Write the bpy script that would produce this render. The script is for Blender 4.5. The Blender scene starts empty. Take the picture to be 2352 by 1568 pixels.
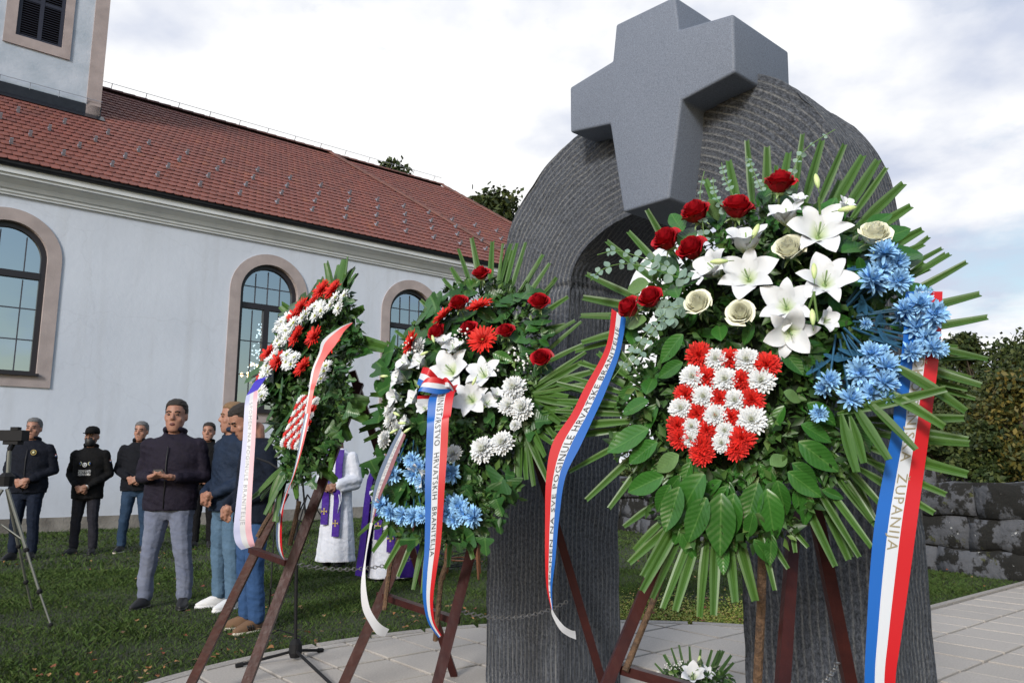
import bpy, math, random
import numpy as np
from mathutils import Vector, Matrix
random.seed(7); rng = np.random.default_rng(7)
D = bpy.data
S = bpy.context.scene
COL = S.collection
# ---------------------------------------------------------------- camera, sky, sun, exposure
cam_d = D.cameras.new("camera"); cam = D.objects.new("camera", cam_d); COL.objects.link(cam)
cam.location = (0, 0, 1.2); cam.rotation_euler = (math.radians(99.4), 0, 0)
cam_d.lens = 27.0; cam_d.sensor_width = 36.0; cam_d.clip_start = .05; cam_d.clip_end = 900
S.camera = cam
SUN_DIR = Vector((-.38, -.84, .42)).normalized()          # towards the sun lamp, which stands in for the camera flash
sun_el = math.asin(SUN_DIR.z); sun_az = math.atan2(SUN_DIR.x, SUN_DIR.y)
sd = D.lights.new("sun", 'SUN'); sd.energy = 2.3; sd.angle = math.radians(11); sd.color = (1, .985, .95)
so = D.objects.new("sun", sd); COL.objects.link(so)
so.rotation_euler = (-SUN_DIR).to_track_quat('-Z', 'Y').to_euler(); so.location = (-3, -9, 8)
S.view_settings.view_transform = 'Standard'; S.view_settings.look = 'None'
S.view_settings.exposure = 0.2; S.view_settings.gamma = 1.0
S.cycles.max_bounces = 6; S.cycles.transparent_max_bounces = 8
w = D.worlds.new("World"); S.world = w; w.use_nodes = True
nt = w.node_tree; nt.nodes.clear(); N = nt.nodes.new; L = nt.links.new
def wmath(op, a, b=None, clamp=False):
    m = N('ShaderNodeMath'); m.operation = op; m.use_clamp = clamp
    for i, v in enumerate((a, b)):
        if v is None: continue
        if isinstance(v, (int, float)): m.inputs[i].default_value = v
        else: L(v, m.inputs[i])
    return m.outputs[0]
wo = N('ShaderNodeOutputWorld'); sky = N('ShaderNodeTexSky'); sky.sky_type = 'NISHITA'; sky.sun_disc = False
sky.sun_elevation = sun_el; sky.sun_rotation = sun_az; sky.air_density = 1.3; sky.dust_density = 1.5
bg = N('ShaderNodeBackground'); L(sky.outputs[0], bg.inputs[0]); bg.inputs[1].default_value = .13
tc = N('ShaderNodeTexCoord'); sep = N('ShaderNodeSeparateXYZ'); L(tc.outputs['Generated'], sep.inputs[0])
# clouds lie on a flat layer: divide the direction by its height
zz = wmath('MAXIMUM', sep.outputs[2], .0); zz = wmath('ADD', zz, .22)
cx = wmath('DIVIDE', sep.outputs[0], zz); cy = wmath('DIVIDE', sep.outputs[1], zz)
cv = N('ShaderNodeCombineXYZ'); L(cx, cv.inputs[0]); L(cy, cv.inputs[1])
n1 = N('ShaderNodeTexNoise'); n1.inputs['Scale'].default_value = 1.9; n1.inputs['Detail'].default_value = 7; n1.inputs['Roughness'].default_value = .6
L(cv.outputs[0], n1.inputs['Vector'])
n2 = N('ShaderNodeTexNoise'); n2.inputs['Scale'].default_value = 2.1; n2.inputs['Detail'].default_value = 7
mp = N('ShaderNodeVectorMath'); mp.operation = 'ADD'; L(cv.outputs[0], mp.inputs[0]); mp.inputs[1].default_value = (3.1, 7.4, 0); L(mp.outputs[0], n2.inputs['Vector'])
# bright veil ahead (the low light stands behind the clouds there), broken cloud and blue behind
ahead = wmath('MULTIPLY', sep.outputs[1], .22)
side = wmath('MULTIPLY', sep.outputs[0], -.10)
f = wmath('ADD', n1.outputs[0], ahead); f = wmath('ADD', f, side)
cover = N('ShaderNodeMapRange'); L(f, cover.inputs[0]); cover.inputs[1].default_value = .36; cover.inputs[2].default_value = .60
gq = wmath('SUBTRACT', n2.outputs[0], wmath('MULTIPLY', wmath('MAXIMUM', sep.outputs[0], 0), .17)); gq = wmath('ADD', gq, .015); cr = N('ShaderNodeValToRGB'); L(gq, cr.inputs[0])
e = cr.color_ramp.elements; e[0].position = .37; e[0].color = (.58, .63, .76, 1); e[1].position = .53; e[1].color = (1.0, 1.0, 1.0, 1)
tint = N('ShaderNodeMapRange'); L(sep.outputs[1], tint.inputs[0]); tint.inputs[1].default_value = .35; tint.inputs[2].default_value = -.5
tm = N('ShaderNodeMix'); tm.data_type = 'RGBA'; tm.blend_type = 'MULTIPLY'; L(tint.outputs[0], tm.inputs[0]); L(cr.outputs[0], tm.inputs[6]); tm.inputs[7].default_value = (.70, .86, 1.12, 1)
bc = N('ShaderNodeBackground'); L(tm.outputs[2], bc.inputs[0])
lum = N('ShaderNodeMapRange'); L(sep.outputs[1], lum.inputs[0]); lum.inputs[1].default_value = -1; lum.inputs[2].default_value = .6
lum.inputs[3].default_value = .66; lum.inputs[4].default_value = .96; L(lum.outputs[0], bc.inputs[1])
mx = N('ShaderNodeMixShader'); L(cover.outputs[0], mx.inputs[0]); L(bg.outputs[0], mx.inputs[1]); L(bc.outputs[0], mx.inputs[2]); L(mx.outputs[0], wo.inputs[0])

# ---------------------------------------------------------------- survey helpers (sight lines of the photograph -> points in the place)
FO = 1764.0; CP = math.cos(math.radians(9.4)); SP = math.sin(math.radians(9.4)); CAM = Vector((0, 0, 1.2)); UP = Vector((0, 0, 1))
def ray(u, v):
    x = (u-1176)/FO; z = (784-v)/FO
    return Vector((x, CP-SP*z, SP+CP*z))
def at(u, v, Y): r = ray(u, v); return CAM + r*(Y/r.y)
def on(u, v, p, n): r = ray(u, v); return CAM + r*((p-CAM).dot(n)/r.dot(n))
def gnd(u, v): r = ray(u, v); return CAM + r*(-1.2/r.z)
def c1(x, y): return (1194.4+x*.4922, 275.6+y*.4922)
def c2(x, y): return (1194.4+x*.4922, 826.9+y*.4922)
def m1(x, y): return (808.5+x*.2344, 569.6+y*.2344)
def m2(x, y): return (808.5+x*.2344, 882+y*.2344)
def l1(x, y): return (514.5+x*.2226, 569.6+y*.2226)
def l2(x, y): return (514.5+x*.2696, 882+y*.2696)
# ---------------------------------------------------------------- objects
def tag(o, label=None, cat=None, group=None, kind=None):
    for k, v in (('label', label), ('category', cat), ('group', group), ('kind', kind)):
        if v: o[k] = v
    return o
def link(name, data, parent=None, loc=None, mw=None):
    o = D.objects.new(name, data); COL.objects.link(o)
    if parent: o.parent = parent
    if mw is not None:
        o.matrix_local = Matrix.Translation(-wloc(parent)) @ mw if parent else mw
    elif loc is not None: o.location = Vector(loc) - (wloc(parent) if parent else Vector())
    elif parent: o.location = -wloc(parent)      # mesh given in world coordinates
    return o
def wloc(o):
    v = Vector()
    while o: v += o.location; o = o.parent
    return v
def empty(name, loc): o = D.objects.new(name, None); COL.objects.link(o); o.location = loc; o.empty_display_size = .1; return o
def mesh(name, V, F, mats=(), smooth=True, mi=None, uv=None):
    m = D.meshes.new(name)
    if isinstance(V, np.ndarray) and isinstance(F, np.ndarray):
        k = F.shape[1]; m.vertices.add(len(V)); m.vertices.foreach_set('co', V.astype(np.float32).ravel())
        m.loops.add(F.size); m.loops.foreach_set('vertex_index', F.astype(np.int32).ravel())
        m.polygons.add(len(F)); m.polygons.foreach_set('loop_start', np.arange(0, F.size, k, dtype=np.int32))
        m.update(calc_edges=True)
    else: m.from_pydata([tuple(v) for v in V], [], [tuple(f) for f in F]); m.update()
    for q in (mats if isinstance(mats, (list, tuple)) else [mats]): m.materials.append(q)
    if smooth: m.polygons.foreach_set('use_smooth', [True]*len(m.polygons))
    if mi is not None: m.polygons.foreach_set('material_index', np.array(mi, dtype=np.int32))
    if uv is not None:
        l = m.uv_layers.new(name='UVMap'); vi = np.zeros(len(m.loops), dtype=np.int32); m.loops.foreach_get('vertex_index', vi)
        l.data.foreach_set('uv', np.array(uv, dtype=np.float32)[vi].ravel())
    return m
class MB:
    def __init__(s): s.V = []; s.F = []; s.mi = []; s.uv = []
    def add(s, V, F, mi=0, uv=None, M=None):
        b = len(s.V)
        s.V += [M @ Vector(v) for v in V] if M is not None else [Vector(v) for v in V]
        s.F += [tuple(b+i for i in f) for f in F]; s.mi += [mi]*len(F)
        s.uv += list(uv) if uv is not None else [(0, 0)]*len(V); return s
    def grid(s, P, mi=0, uv=None, closed=False, M=None):
        nu = len(P); nv = len(P[0]); V = [p for r in P for p in r]; F = []
        for i in range(nu-1):
            for j in range(nv if closed else nv-1): F.append((i*nv+j, i*nv+(j+1) % nv, (i+1)*nv+(j+1) % nv, (i+1)*nv+j))
        return s.add(V, F, mi, uv, M)
    def box(s, c, sx, ax=None, mi=0, taper=1):
        X, Y, Z = ax if ax else (Vector((1, 0, 0)), Vector((0, 1, 0)), UP)
        c = Vector(c); V = []
        for k in (-.5, .5):
            t = 1 if k < 0 else taper
            for a, b in ((-.5, -.5), (.5, -.5), (.5, .5), (-.5, .5)): V.append(c+X*(a*sx[0]*t)+Y*(b*sx[1]*t)+Z*(k*sx[2]))
        return s.add(V, [(3, 2, 1, 0), (4, 5, 6, 7), (0, 1, 5, 4), (1, 2, 6, 5), (2, 3, 7, 6), (3, 0, 4, 7)], mi)
    def beam(s, p, q, wd, h, up=UP, mi=0):
        p = Vector(p); q = Vector(q); d = q-p; Z = d.normalized(); X = Z.cross(up).normalized(); Y = X.cross(Z)
        return s.box((p+q)/2, (wd, h, d.length), (X, Y, Z), mi)
    def tube(s, pts, r, seg=8, mi=0, cap=True):
        pts = [Vector(p) for p in pts]; n = len(pts); R = r if isinstance(r, (list, tuple)) else [r]*n; G = []; prev = None
        for i, p in enumerate(pts):
            d = (pts[min(i+1, n-1)]-pts[max(i-1, 0)]).normalized()
            a = prev if prev is not None else (Vector((1, 0, 0)) if abs(d.x) < .9 else Vector((0, 1, 0)))
            X = (a-d*a.dot(d)).normalized(); prev = X; Y = d.cross(X)
            G.append([p+(X*math.cos(t)+Y*math.sin(t))*R[i] for t in [2*math.pi*k/seg for k in range(seg)]])
        b = len(s.V); s.grid(G, mi, closed=True)
        if cap: s.F += [tuple(b+k for k in range(seg))[::-1], tuple(b+(n-1)*seg+k for k in range(seg))]; s.mi += [mi, mi]
        return s
    def loft(s, rings, seg=14, mi=0):                 # rings: (cx,cy,cz,rx,ry[,power])
        G = []
        for r in rings:
            G.append([Vector((r[0]+r[3]*math.cos(t), r[1]+r[4]*math.sin(t), r[2])) for t in [2*math.pi*k/seg for k in range(seg)]])
        b = len(s.V); n = len(G); s.grid(G, mi, closed=True)
        s.F += [tuple(b+k for k in range(seg))[::-1], tuple(b+(n-1)*seg+k for k in range(seg))]; s.mi += [mi, mi]; return s
    def ball(s, c, r, seg=8, mi=0, M=None):
        r = r if isinstance(r, (tuple, list)) else (r, r, r); G = []; h = seg//2+1; c = Vector(c)
        for i in range(h+1):
            t = math.pi*(i/h); t = min(max(t, .02), math.pi-.02)
            G.append([c+Vector((r[0]*math.sin(t)*math.cos(p), r[1]*math.sin(t)*math.sin(p), -r[2]*math.cos(t))) for p in [2*math.pi*k/seg for k in range(seg)]])
        return s.grid(G, mi, closed=True, M=M)
    def mesh(s, name, mats, smooth=True): return mesh(name, s.V, s.F, mats, smooth, s.mi, s.uv)
    def build(s, name, mats, parent=None, smooth=False): return link(name, s.mesh(name, mats, smooth), parent)
def cr(pts, n):                                     # Catmull-Rom resample of tuples
    P = np.array(pts, float); m = len(P); out = []
    for t in np.linspace(0, m-1, n):
        i = min(int(t), m-2); f = t-i; a, b, c, d = P[max(i-1, 0)], P[i], P[i+1], P[min(i+2, m-1)]
        out.append(.5*((2*b)+(-a+c)*f+(2*a-5*b+4*c-d)*f*f+(-a+3*b-3*c+d)*f**3))
    return out
def inpoly(x, y, P):
    r = False; j = len(P)-1
    for i in range(len(P)):
        if (P[i][1] > y) != (P[j][1] > y) and x < (P[j][0]-P[i][0])*(y-P[i][1])/(P[j][1]-P[i][1])+P[i][0]: r = not r
        j = i
    return r
# ---------------------------------------------------------------- materials
def mat(name, c, rough=.6, var=0., vs=6., c2=None, bump=0., bs=60., spec=.5, island=0., icol=None, sub=0., metal=0., coat=0., obj=0.):
    m = D.materials.new(name); m.use_nodes = True; t = m.node_tree; b = t.nodes['Principled BSDF']; A = t.nodes.new; K = t.links.new
    b.inputs['Roughness'].default_value = rough; b.inputs['Specular IOR Level'].default_value = spec; b.inputs['Metallic'].default_value = metal
    b.inputs['Coat Weight'].default_value = coat
    if sub: b.inputs['Subsurface Weight'].default_value = sub; b.inputs['Subsurface Radius'].default_value = (.02, .018, .016); b.inputs['Subsurface Scale'].default_value = .5
    c = tuple(c)+(1,); out = None
    tcn = A('ShaderNodeTexCoord')
    if var or c2:
        n = A('ShaderNodeTexNoise'); n.inputs['Scale'].default_value = vs; n.inputs['Detail'].default_value = 6; n.inputs['Roughness'].default_value = .6
        K(tcn.outputs['Object'], n.inputs['Vector'])
        r = A('ShaderNodeValToRGB'); K(n.outputs[0], r.inputs[0]); r.color_ramp.elements[0].position = .33; r.color_ramp.elements[1].position = .67
        d = tuple(c2)+(1,) if c2 else tuple(x*(1-var) for x in c[:3])+(1,)
        r.color_ramp.elements[0].color = d; r.color_ramp.elements[1].color = c if c2 else tuple(min(1, x*(1+var)) for x in c[:3])+(1,)
        out = r.outputs[0]
    if island or icol or obj:
        g = A('ShaderNodeNewGeometry') if not obj else A('ShaderNodeObjectInfo'); src = g.outputs['Random Per Island'] if not obj else g.outputs['Random']
        r = A('ShaderNodeValToRGB'); K(src, r.inputs[0]); els = icol or [(0, tuple(x*(1-(island or obj)) for x in c[:3])), (1, tuple(x*(1+(island or obj)) for x in c[:3]))]
        e = r.color_ramp.elements; e[0].position = els[0][0]; e[0].color = tuple(els[0][1])+(1,); e[1].position = els[-1][0]; e[1].color = tuple(els[-1][1])+(1,)
        for p, q in els[1:-1]: x = e.new(p); x.color = tuple(q)+(1,)
        if out is None: out = r.outputs[0]
        else:
            mm = A('ShaderNodeMix'); mm.data_type = 'RGBA'; mm.inputs[0].default_value = .5; K(out, mm.inputs[6]); K(r.outputs[0], mm.inputs[7]); out = mm.outputs[2]
    if out is not None: K(out, b.inputs['Base Color'])
    else: b.inputs['Base Color'].default_value = c
    if bump:
        n = A('ShaderNodeTexNoise'); n.inputs['Scale'].default_value = bs; n.inputs['Detail'].default_value = 5; K(tcn.outputs['Object'], n.inputs['Vector'])
        u = A('ShaderNodeBump'); u.inputs['Strength'].default_value = min(bump, 1); u.inputs['Distance'].default_value = .02; K(n.outputs[0], u.inputs['Height']); K(u.outputs[0], b.inputs['Normal'])
    return m
def nodes(m): t = m.node_tree; return t, t.nodes.new, t.links.new, t.nodes['Principled BSDF']
# ================================================================ ground, lawn, pavement
Dd = Vector((.7716, .6361, 0)); Dn = Vector((.6361, -.7716, 0))       # church wall direction and outward normal
CC = Vector((.75, 3.2, 0)); RR = 3.05                                     # paved circle
def paved(x, y, g=0.0):
    v = Vector((x, y, 0))-CC
    if v.length < RR+g: return True
    a = v.dot(Dd); b = v.dot(Vector((-Dd.y, Dd.x, 0)))
    return a > 0 and -3.2 < b < .98+g and a < 14
g_m = mat('ground_soil', (.026, .036, .012), .95, c2=(.02, .022, .011), vs=1.3, bump=.6, bs=30)
tag(link('ground', mesh('ground', [(-400, -60, 0), (400, -60, 0), (400, 700, 0), (-400, 700, 0)], [(0, 1, 2, 3)], g_m)), kind='structure')
# grass blades, clumped, longer near the paved edge
def field(n, box, hh, wd, name, m, keep=None):
    x = rng.uniform(box[0], box[1], n); y = rng.uniform(box[2], box[3], n)
    k = np.array([not paved(a, b, .03) and (keep is None or keep(a, b)) for a, b in zip(x, y)]); x = x[k]; y = y[k]; n = len(x)
    pat = .55+.45*np.sin(x*2.3+np.sin(y*1.7)*2)*np.sin(y*2.9+np.sin(x*2.1)*1.5)+rng.uniform(-.3, .5, n)
    h = hh*np.clip(pat, .3, 1.5); a = rng.uniform(0, 6.28, n); w_ = wd*rng.uniform(.6, 1.3, n)
    lx = rng.normal(0, .55, n)*h; ly = rng.normal(0, .55, n)*h
    dx = np.cos(a)*w_; dy = np.sin(a)*w_; z0 = np.zeros(n)
    V = np.stack([np.stack([x-dx, y-dy, z0], 1), np.stack([x+dx, y+dy, z0], 1), np.stack([x+lx+dx*.4, y+ly+dy*.4, h], 1), np.stack([x+lx*1.5-dx*.1, y+ly*1.5-dy*.1, h*1.15], 1)], 1).reshape(-1, 3)
    F = np.arange(n*4).reshape(-1, 4)
    return tag(link(name, mesh(name, V, F, m, False)), kind='stuff')
gm = mat('grass_blade', (.06, .1, .02), .75, icol=[(0, (.034, .072, .015)), (.4, (.050, .10, .018)), (.75, (.068, .112, .022)), (.92, (.06, .075, .022)), (1, (.08, .07, .03))], c2=(.038, .065, .014), vs=.9, spec=.25)
def lawn(a, b): return (Vector((a, b, 0))-WALL0).dot(Dn) > .1
WALL0 = gnd(63, 1223)
tag(field(210000, (-6.5, 6.8, 4.4, 9.5), .032, .0032, 'grass', gm, lawn), 'short uneven lawn around the paved circle', 'grass')
tag(field(110000, (-11, 8, 9.0, 21), .04, .007, 'grass', gm, lawn), 'far lawn reaching the church wall and the stone wall', 'grass')
ym = mat('clover_painted_sun', (.16, .2, .03), .7, icol=[(0, (.10, .18, .02)), (.5, (.28, .34, .05)), (.8, (.38, .36, .08)), (1, (.42, .26, .10))], spec=.3)  # bright yellow greens put sunlight on this fringe into the leaf colour
n_ = 26000; xs = []
while len(xs) < n_:
    a = rng.uniform(math.pi*.12, math.pi*.56); r = RR+abs(rng.normal(0, .55))+.03; x = CC.x+math.cos(a)*r; y = CC.y+math.sin(a)*r
    if not paved(x, y, .02): xs.append((x, y))
xs = np.array(xs); a = rng.uniform(0, 6.28, n_); r = rng.uniform(.004, .011, n_); h = rng.uniform(.006, .05, n_)
tl = rng.normal(0, .004, (n_, 4)); V = np.zeros((n_, 4, 3))
for k in range(4): V[:, k, 0] = xs[:, 0]+np.cos(a+k*1.57)*r; V[:, k, 1] = xs[:, 1]+np.sin(a+k*1.57)*r; V[:, k, 2] = h+tl[:, k]
tag(link('clover', mesh('clover', V.reshape(-1, 3), np.arange(n_*4).reshape(-1, 4), ym, False)), 'clover and moss fringing the paved circle, sunlight painted in as yellow green', 'ground cover', kind='stuff')
# fallen leaves
lm = mat('fallen_leaf', (.3, .1, .03), .7, icol=[(0, (.16, .04, .02)), (.4, (.25, .10, .03)), (.7, (.30, .19, .08)), (1, (.10, .055, .03))])
V = []; F = []
for i in range(330):
    while 1:
        x = random.uniform(-7, 6); y = random.uniform(5, 13)
        if i < 170: an = random.uniform(.35, 2.8); rr = RR+.05+abs(random.gauss(0, .6)); x = CC.x+math.cos(an)*rr; y = CC.y+math.sin(an)*rr
        if not paved(x, y) and lawn(x, y): break
    s_ = random.uniform(.012, .028); a_ = random.uniform(0, 6.3); b0 = len(V); z_ = random.uniform(.03, .055)
    for k in range(6):
        q = s_*(1 if k % 2 == 0 else .62); V.append((x+math.cos(a_+k*1.047)*q, y+math.sin(a_+k*1.047)*q, z_+random.uniform(-.008, .012)))
    F.append(tuple(range(b0, b0+6)))
tag(link('fallen_leaves', mesh('fallen_leaves', V, F, lm, False)), 'scattered red and tan leaves lying on the lawn', 'leaves', kind='stuff')
# pavement: mortar bed + slabs
def shape_slabs():
    bed = [(CC.x+math.cos(t)*RR, CC.y+math.sin(t)*RR, .012) for t in np.linspace(0, 2*math.pi, 90)[:-1]]
    pm = mat('joint_moss', (.018, .024, .010), .95, c2=(.03, .03, .02), vs=5, bump=.5, bs=60)
    pv = tag(link('pavement', mesh('pavement', bed, [tuple(range(len(bed)))], pm, False)), kind='structure')
    Dp = Vector((-Dd.y, Dd.x, 0)); q = [CC+Dd*a+Dp*b for a, b in ((0, -3.2), (14, -3.2), (14, .98), (0, .98))]
    tag(link('path', mesh('path', [(v.x, v.y, .008) for v in q], [(0, 1, 2, 3)], pm, False)), kind='structure')
    pa = D.objects['path']
    sm = mat('paving_slab', (.43, .395, .36), .85, var=.25, vs=90, bump=.35, bs=220, obj=.10)
    km = mat('edge_kerb', (.34, .315, .29), .9, var=.2, vs=70, bump=.4, bs=200)
    du, dv, gp = .35, .48, .012
    def clip(P, f):     # keep f>=0
        o = []
        for i in range(len(P)):
            a, b = P[i], P[(i+1) % len(P)]; fa, fb = f(a), f(b)
            if fa >= 0: o.append(a)
            if (fa >= 0) != (fb >= 0): o.append(a.lerp(b, fa/(fa-fb)))
        return o
    cnt = 0
    for i in range(-10, 40):
        for j in range(-9, 9):
            u0 = i*du; v0 = j*dv
            P = [CC+Dd*(u0+a)+Dp*(v0+b) for a, b in ((gp, gp), (du-gp, gp), (du-gp, dv-gp), (gp, dv-gp))]
            ctr = CC+Dd*(u0+du/2)+Dp*(v0+dv/2)
            inC = all((p-CC).length < RR-.07 for p in P); onpath = u0 > 0 and (-3.1 < v0 and v0+dv < 1.01+.02) and any((p-CC).length > RR-.07 for p in P)
            par = pv
            if not inC:
                if onpath: par = pa
                elif min((p-CC).length for p in P) < RR-.09:
                    for t in np.linspace(0, 2*math.pi, 60)[:-1]:
                        nn = Vector((math.cos(t), math.sin(t), 0)); P = clip(P, lambda p: (RR-.075)-(p-CC).dot(nn))
                        if len(P) < 3: break
                    if len(P) < 3: continue
                else: continue
            ctr = sum(P, Vector())/len(P)
            if ctr.y < 2.6 and ctr.x < 3: continue
            if (ctr-CC).length > 8.5: continue
            ar = sum((P[k].x*P[(k+1) % len(P)].y-P[(k+1) % len(P)].x*P[k].y) for k in range(len(P)))/2
            if abs(ar) < .004: continue
            if ar < 0: P = P[::-1]
            zt = .034+random.uniform(-.002, .002); n = len(P); mb = MB()
            sh = [ctr+(p-ctr)*.985 for p in P]
            V = [(p.x, p.y, .0) for p in P]+[(p.x, p.y, zt-.004) for p in P]+[(p.x, p.y, zt) for p in sh]
            F = [(k, (k+1) % n, n+(k+1) % n, n+k) for k in range(n)]+[(n+k, n+(k+1) % n, 2*n+(k+1) % n, 2*n+k) for k in range(n)]+[tuple(range(2*n, 3*n))]
            mb.add(V, F); mb.build('paving_slab', sm, par); cnt += 1
    # kerb stones round the circle and along the path edge
    for k in range(46):
        t0 = 2*math.pi*k/46+.006; t1 = 2*math.pi*(k+1)/46-.006; mb = MB(); tm = (t0+t1)/2
        v = Vector((math.cos(tm), math.sin(tm), 0)); 
        if CC.y+v.y*RR < 2.6: continue
        if v.dot(Dd) > 0 and -3.2 < v.dot(Dp)*RR < .93: continue
        V = []
        for t in (t0, tm, t1):
            for r_, z_ in ((RR-.065, 0), (RR-.065, .036), (RR, .042), (RR, 0)): V.append((CC.x+math.cos(t)*r_, CC.y+math.sin(t)*r_, z_))
        mb.add(V, [(a*4+b, a*4+(b+1) % 4, a*4+4+(b+1) % 4, a*4+4+b) for a in (0, 1) for b in range(4)]+[(3, 2, 1, 0), (8, 9, 10, 11)])
        mb.build('kerb_stone', km, pv)
    for k in range(18):
        a0 = 2.9+k*.5; mb = MB(); mb.box(CC+Dd*(a0+.25)+Dp*1.015+UP*.018, (.49, .06, .045), (Dd, Dp, UP)); mb.build('kerb_stone', km, pa)
shape_slabs()
# ================================================================ church
ch = empty('church', WALL0); tag(ch, 'white church with red tiled roof, arched windows and a square tower', 'church')
def wp(s, z, off=0.): return WALL0+Dd*s+Dn*off+UP*z
plaster = mat('white_plaster', (.60, .655, .76), .9, c2=(.53, .58, .68), vs=.45, bump=.25, bs=9)
t, A, K, b = nodes(plaster)
cn = A('ShaderNodeTexVoronoi'); cn.feature = 'DISTANCE_TO_EDGE'; cn.inputs['Scale'].default_value = .9; tn = A('ShaderNodeTexNoise'); tn.inputs['Scale'].default_value = 2.5; tn.inputs['Detail'].default_value = 6
tcn = A('ShaderNodeTexCoord'); ad = A('ShaderNodeMix'); ad.data_type = 'RGBA'; ad.inputs[0].default_value = .35; K(tcn.outputs['Object'], tn.inputs[0]); K(tcn.outputs['Object'], ad.inputs[6]); K(tn.outputs['Color'], ad.inputs[7]); K(ad.outputs[2], cn.inputs['Vector'])
rp = A('ShaderNodeValToRGB'); K(cn.outputs['Distance'], rp.inputs[0]); rp.color_ramp.elements[0].color = (.94, .94, .94, 1); rp.color_ramp.elements[1].position = .012; rp.color_ramp.elements[1].color = (1, 1, 1, 1)
ml = A('ShaderNodeMix'); ml.data_type = 'RGBA'; ml.blend_type = 'MULTIPLY'; ml.inputs[0].default_value = 1; src = b.inputs['Base Color'].links[0].from_socket; K(src, ml.inputs[6]); K(rp.outputs[0], ml.inputs[7]); K(ml.outputs[2], b.inputs['Base Color'])
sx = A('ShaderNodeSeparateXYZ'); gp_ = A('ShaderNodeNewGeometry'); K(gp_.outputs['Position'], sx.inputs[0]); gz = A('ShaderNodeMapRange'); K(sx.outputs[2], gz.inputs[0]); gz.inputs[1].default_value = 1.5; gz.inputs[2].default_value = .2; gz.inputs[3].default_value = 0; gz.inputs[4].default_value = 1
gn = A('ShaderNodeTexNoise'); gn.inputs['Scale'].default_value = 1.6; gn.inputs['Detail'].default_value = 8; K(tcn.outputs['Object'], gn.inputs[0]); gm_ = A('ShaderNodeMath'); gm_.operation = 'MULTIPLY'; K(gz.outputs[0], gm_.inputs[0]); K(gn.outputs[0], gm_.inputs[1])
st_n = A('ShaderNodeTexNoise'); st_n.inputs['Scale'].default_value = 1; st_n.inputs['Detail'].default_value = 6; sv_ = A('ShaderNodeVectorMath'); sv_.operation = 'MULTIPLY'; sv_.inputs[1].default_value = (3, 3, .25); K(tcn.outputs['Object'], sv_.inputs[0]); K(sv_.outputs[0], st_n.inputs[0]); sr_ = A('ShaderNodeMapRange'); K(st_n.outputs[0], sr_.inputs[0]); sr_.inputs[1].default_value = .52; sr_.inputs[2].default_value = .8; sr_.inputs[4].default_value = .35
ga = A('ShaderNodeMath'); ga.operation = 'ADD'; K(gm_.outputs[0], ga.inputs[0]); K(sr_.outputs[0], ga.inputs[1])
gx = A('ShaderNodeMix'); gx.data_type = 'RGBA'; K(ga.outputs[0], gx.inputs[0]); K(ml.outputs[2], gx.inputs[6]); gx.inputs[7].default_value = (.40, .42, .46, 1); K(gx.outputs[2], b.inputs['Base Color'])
pink = mat('pink_stone', (.36, .31, .31), .85, var=.12, vs=3, bump=.2, bs=60)
brown = mat('dark_brown_frame', (.018, .016, .022), .4)
guttm = mat('gutter_metal', (.012, .013, .018), .35, var=.3, vs=8)
corn = mat('cornice_paint', (.66, .69, .72), .85, c2=(.56, .59, .63), vs=2, bump=.1)
stone_pl = mat('plinth_render', (.27, .255, .235), .95, c2=(.13, .12, .11), vs=2.2, bump=.6, bs=25)
HW, SW, ZS = .70, .95, 5.3                        # half opening, half surround, springing
WIN = [(-.82, 2.98), (4.47, 2.47), (8.44, 2.47)]
zt = 7.0; S0, S1 = -16, 13.3
mb = MB(); cur = S0
def strip(s0, s1, z0, z1): mb.add([wp(s0, z0), wp(s1, z0), wp(s1, z1), wp(s0, z1)], [(0, 1, 2, 3)])
for (sc, z0) in WIN:
    strip(cur, sc-HW, .25, zt); strip(sc-HW, sc+HW, .25, z0)
    K_ = 24; arc = [(sc-HW*math.cos(math.pi*k/K_), ZS+HW*math.sin(math.pi*k/K_)) for k in range(K_+1)]
    for k in range(K_):
        a, c = arc[k], arc[k+1]; mb.add([wp(a[0], a[1]), wp(c[0], c[1]), wp(c[0], zt), wp(a[0], zt)], [(0, 1, 2, 3)])
    cur = sc+HW
strip(cur, S1, .25, zt)
e2 = WALL0+Dd*S1; mb.add([e2+UP*.25, e2-Dn*13+UP*.25, e2-Dn*13+UP*zt, e2+UP*zt], [(0, 1, 2, 3)])
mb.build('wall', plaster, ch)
mb = MB(); mb.box(wp((S0+S1)/2, .12, -.06), (S1-S0+.1, .2, .3), (Dd, Dn, UP)); mb.build('plinth', stone_pl, ch)
glass = D.materials.new('window_glass'); glass.use_nodes = True; t, A, K, b = nodes(glass)
tr = A('ShaderNodeBsdfTransparent'); tr.inputs[0].default_value = (.75, .8, .85, 1); gl = A('ShaderNodeBsdfGlossy'); gl.inputs['Roughness'].default_value = .03; gl.inputs[0].default_value = (.85, .93, 1, 1)
ms = A('ShaderNodeMixShader'); ms.inputs[0].default_value = .6; K(tr.outputs[0], ms.inputs[1]); K(gl.outputs[0], ms.inputs[2]); K(ms.outputs[0], t.nodes['Material Output'].inputs[0])
bar_m = mat('glazing_bar', (.05, .055, .075), .5)
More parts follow.
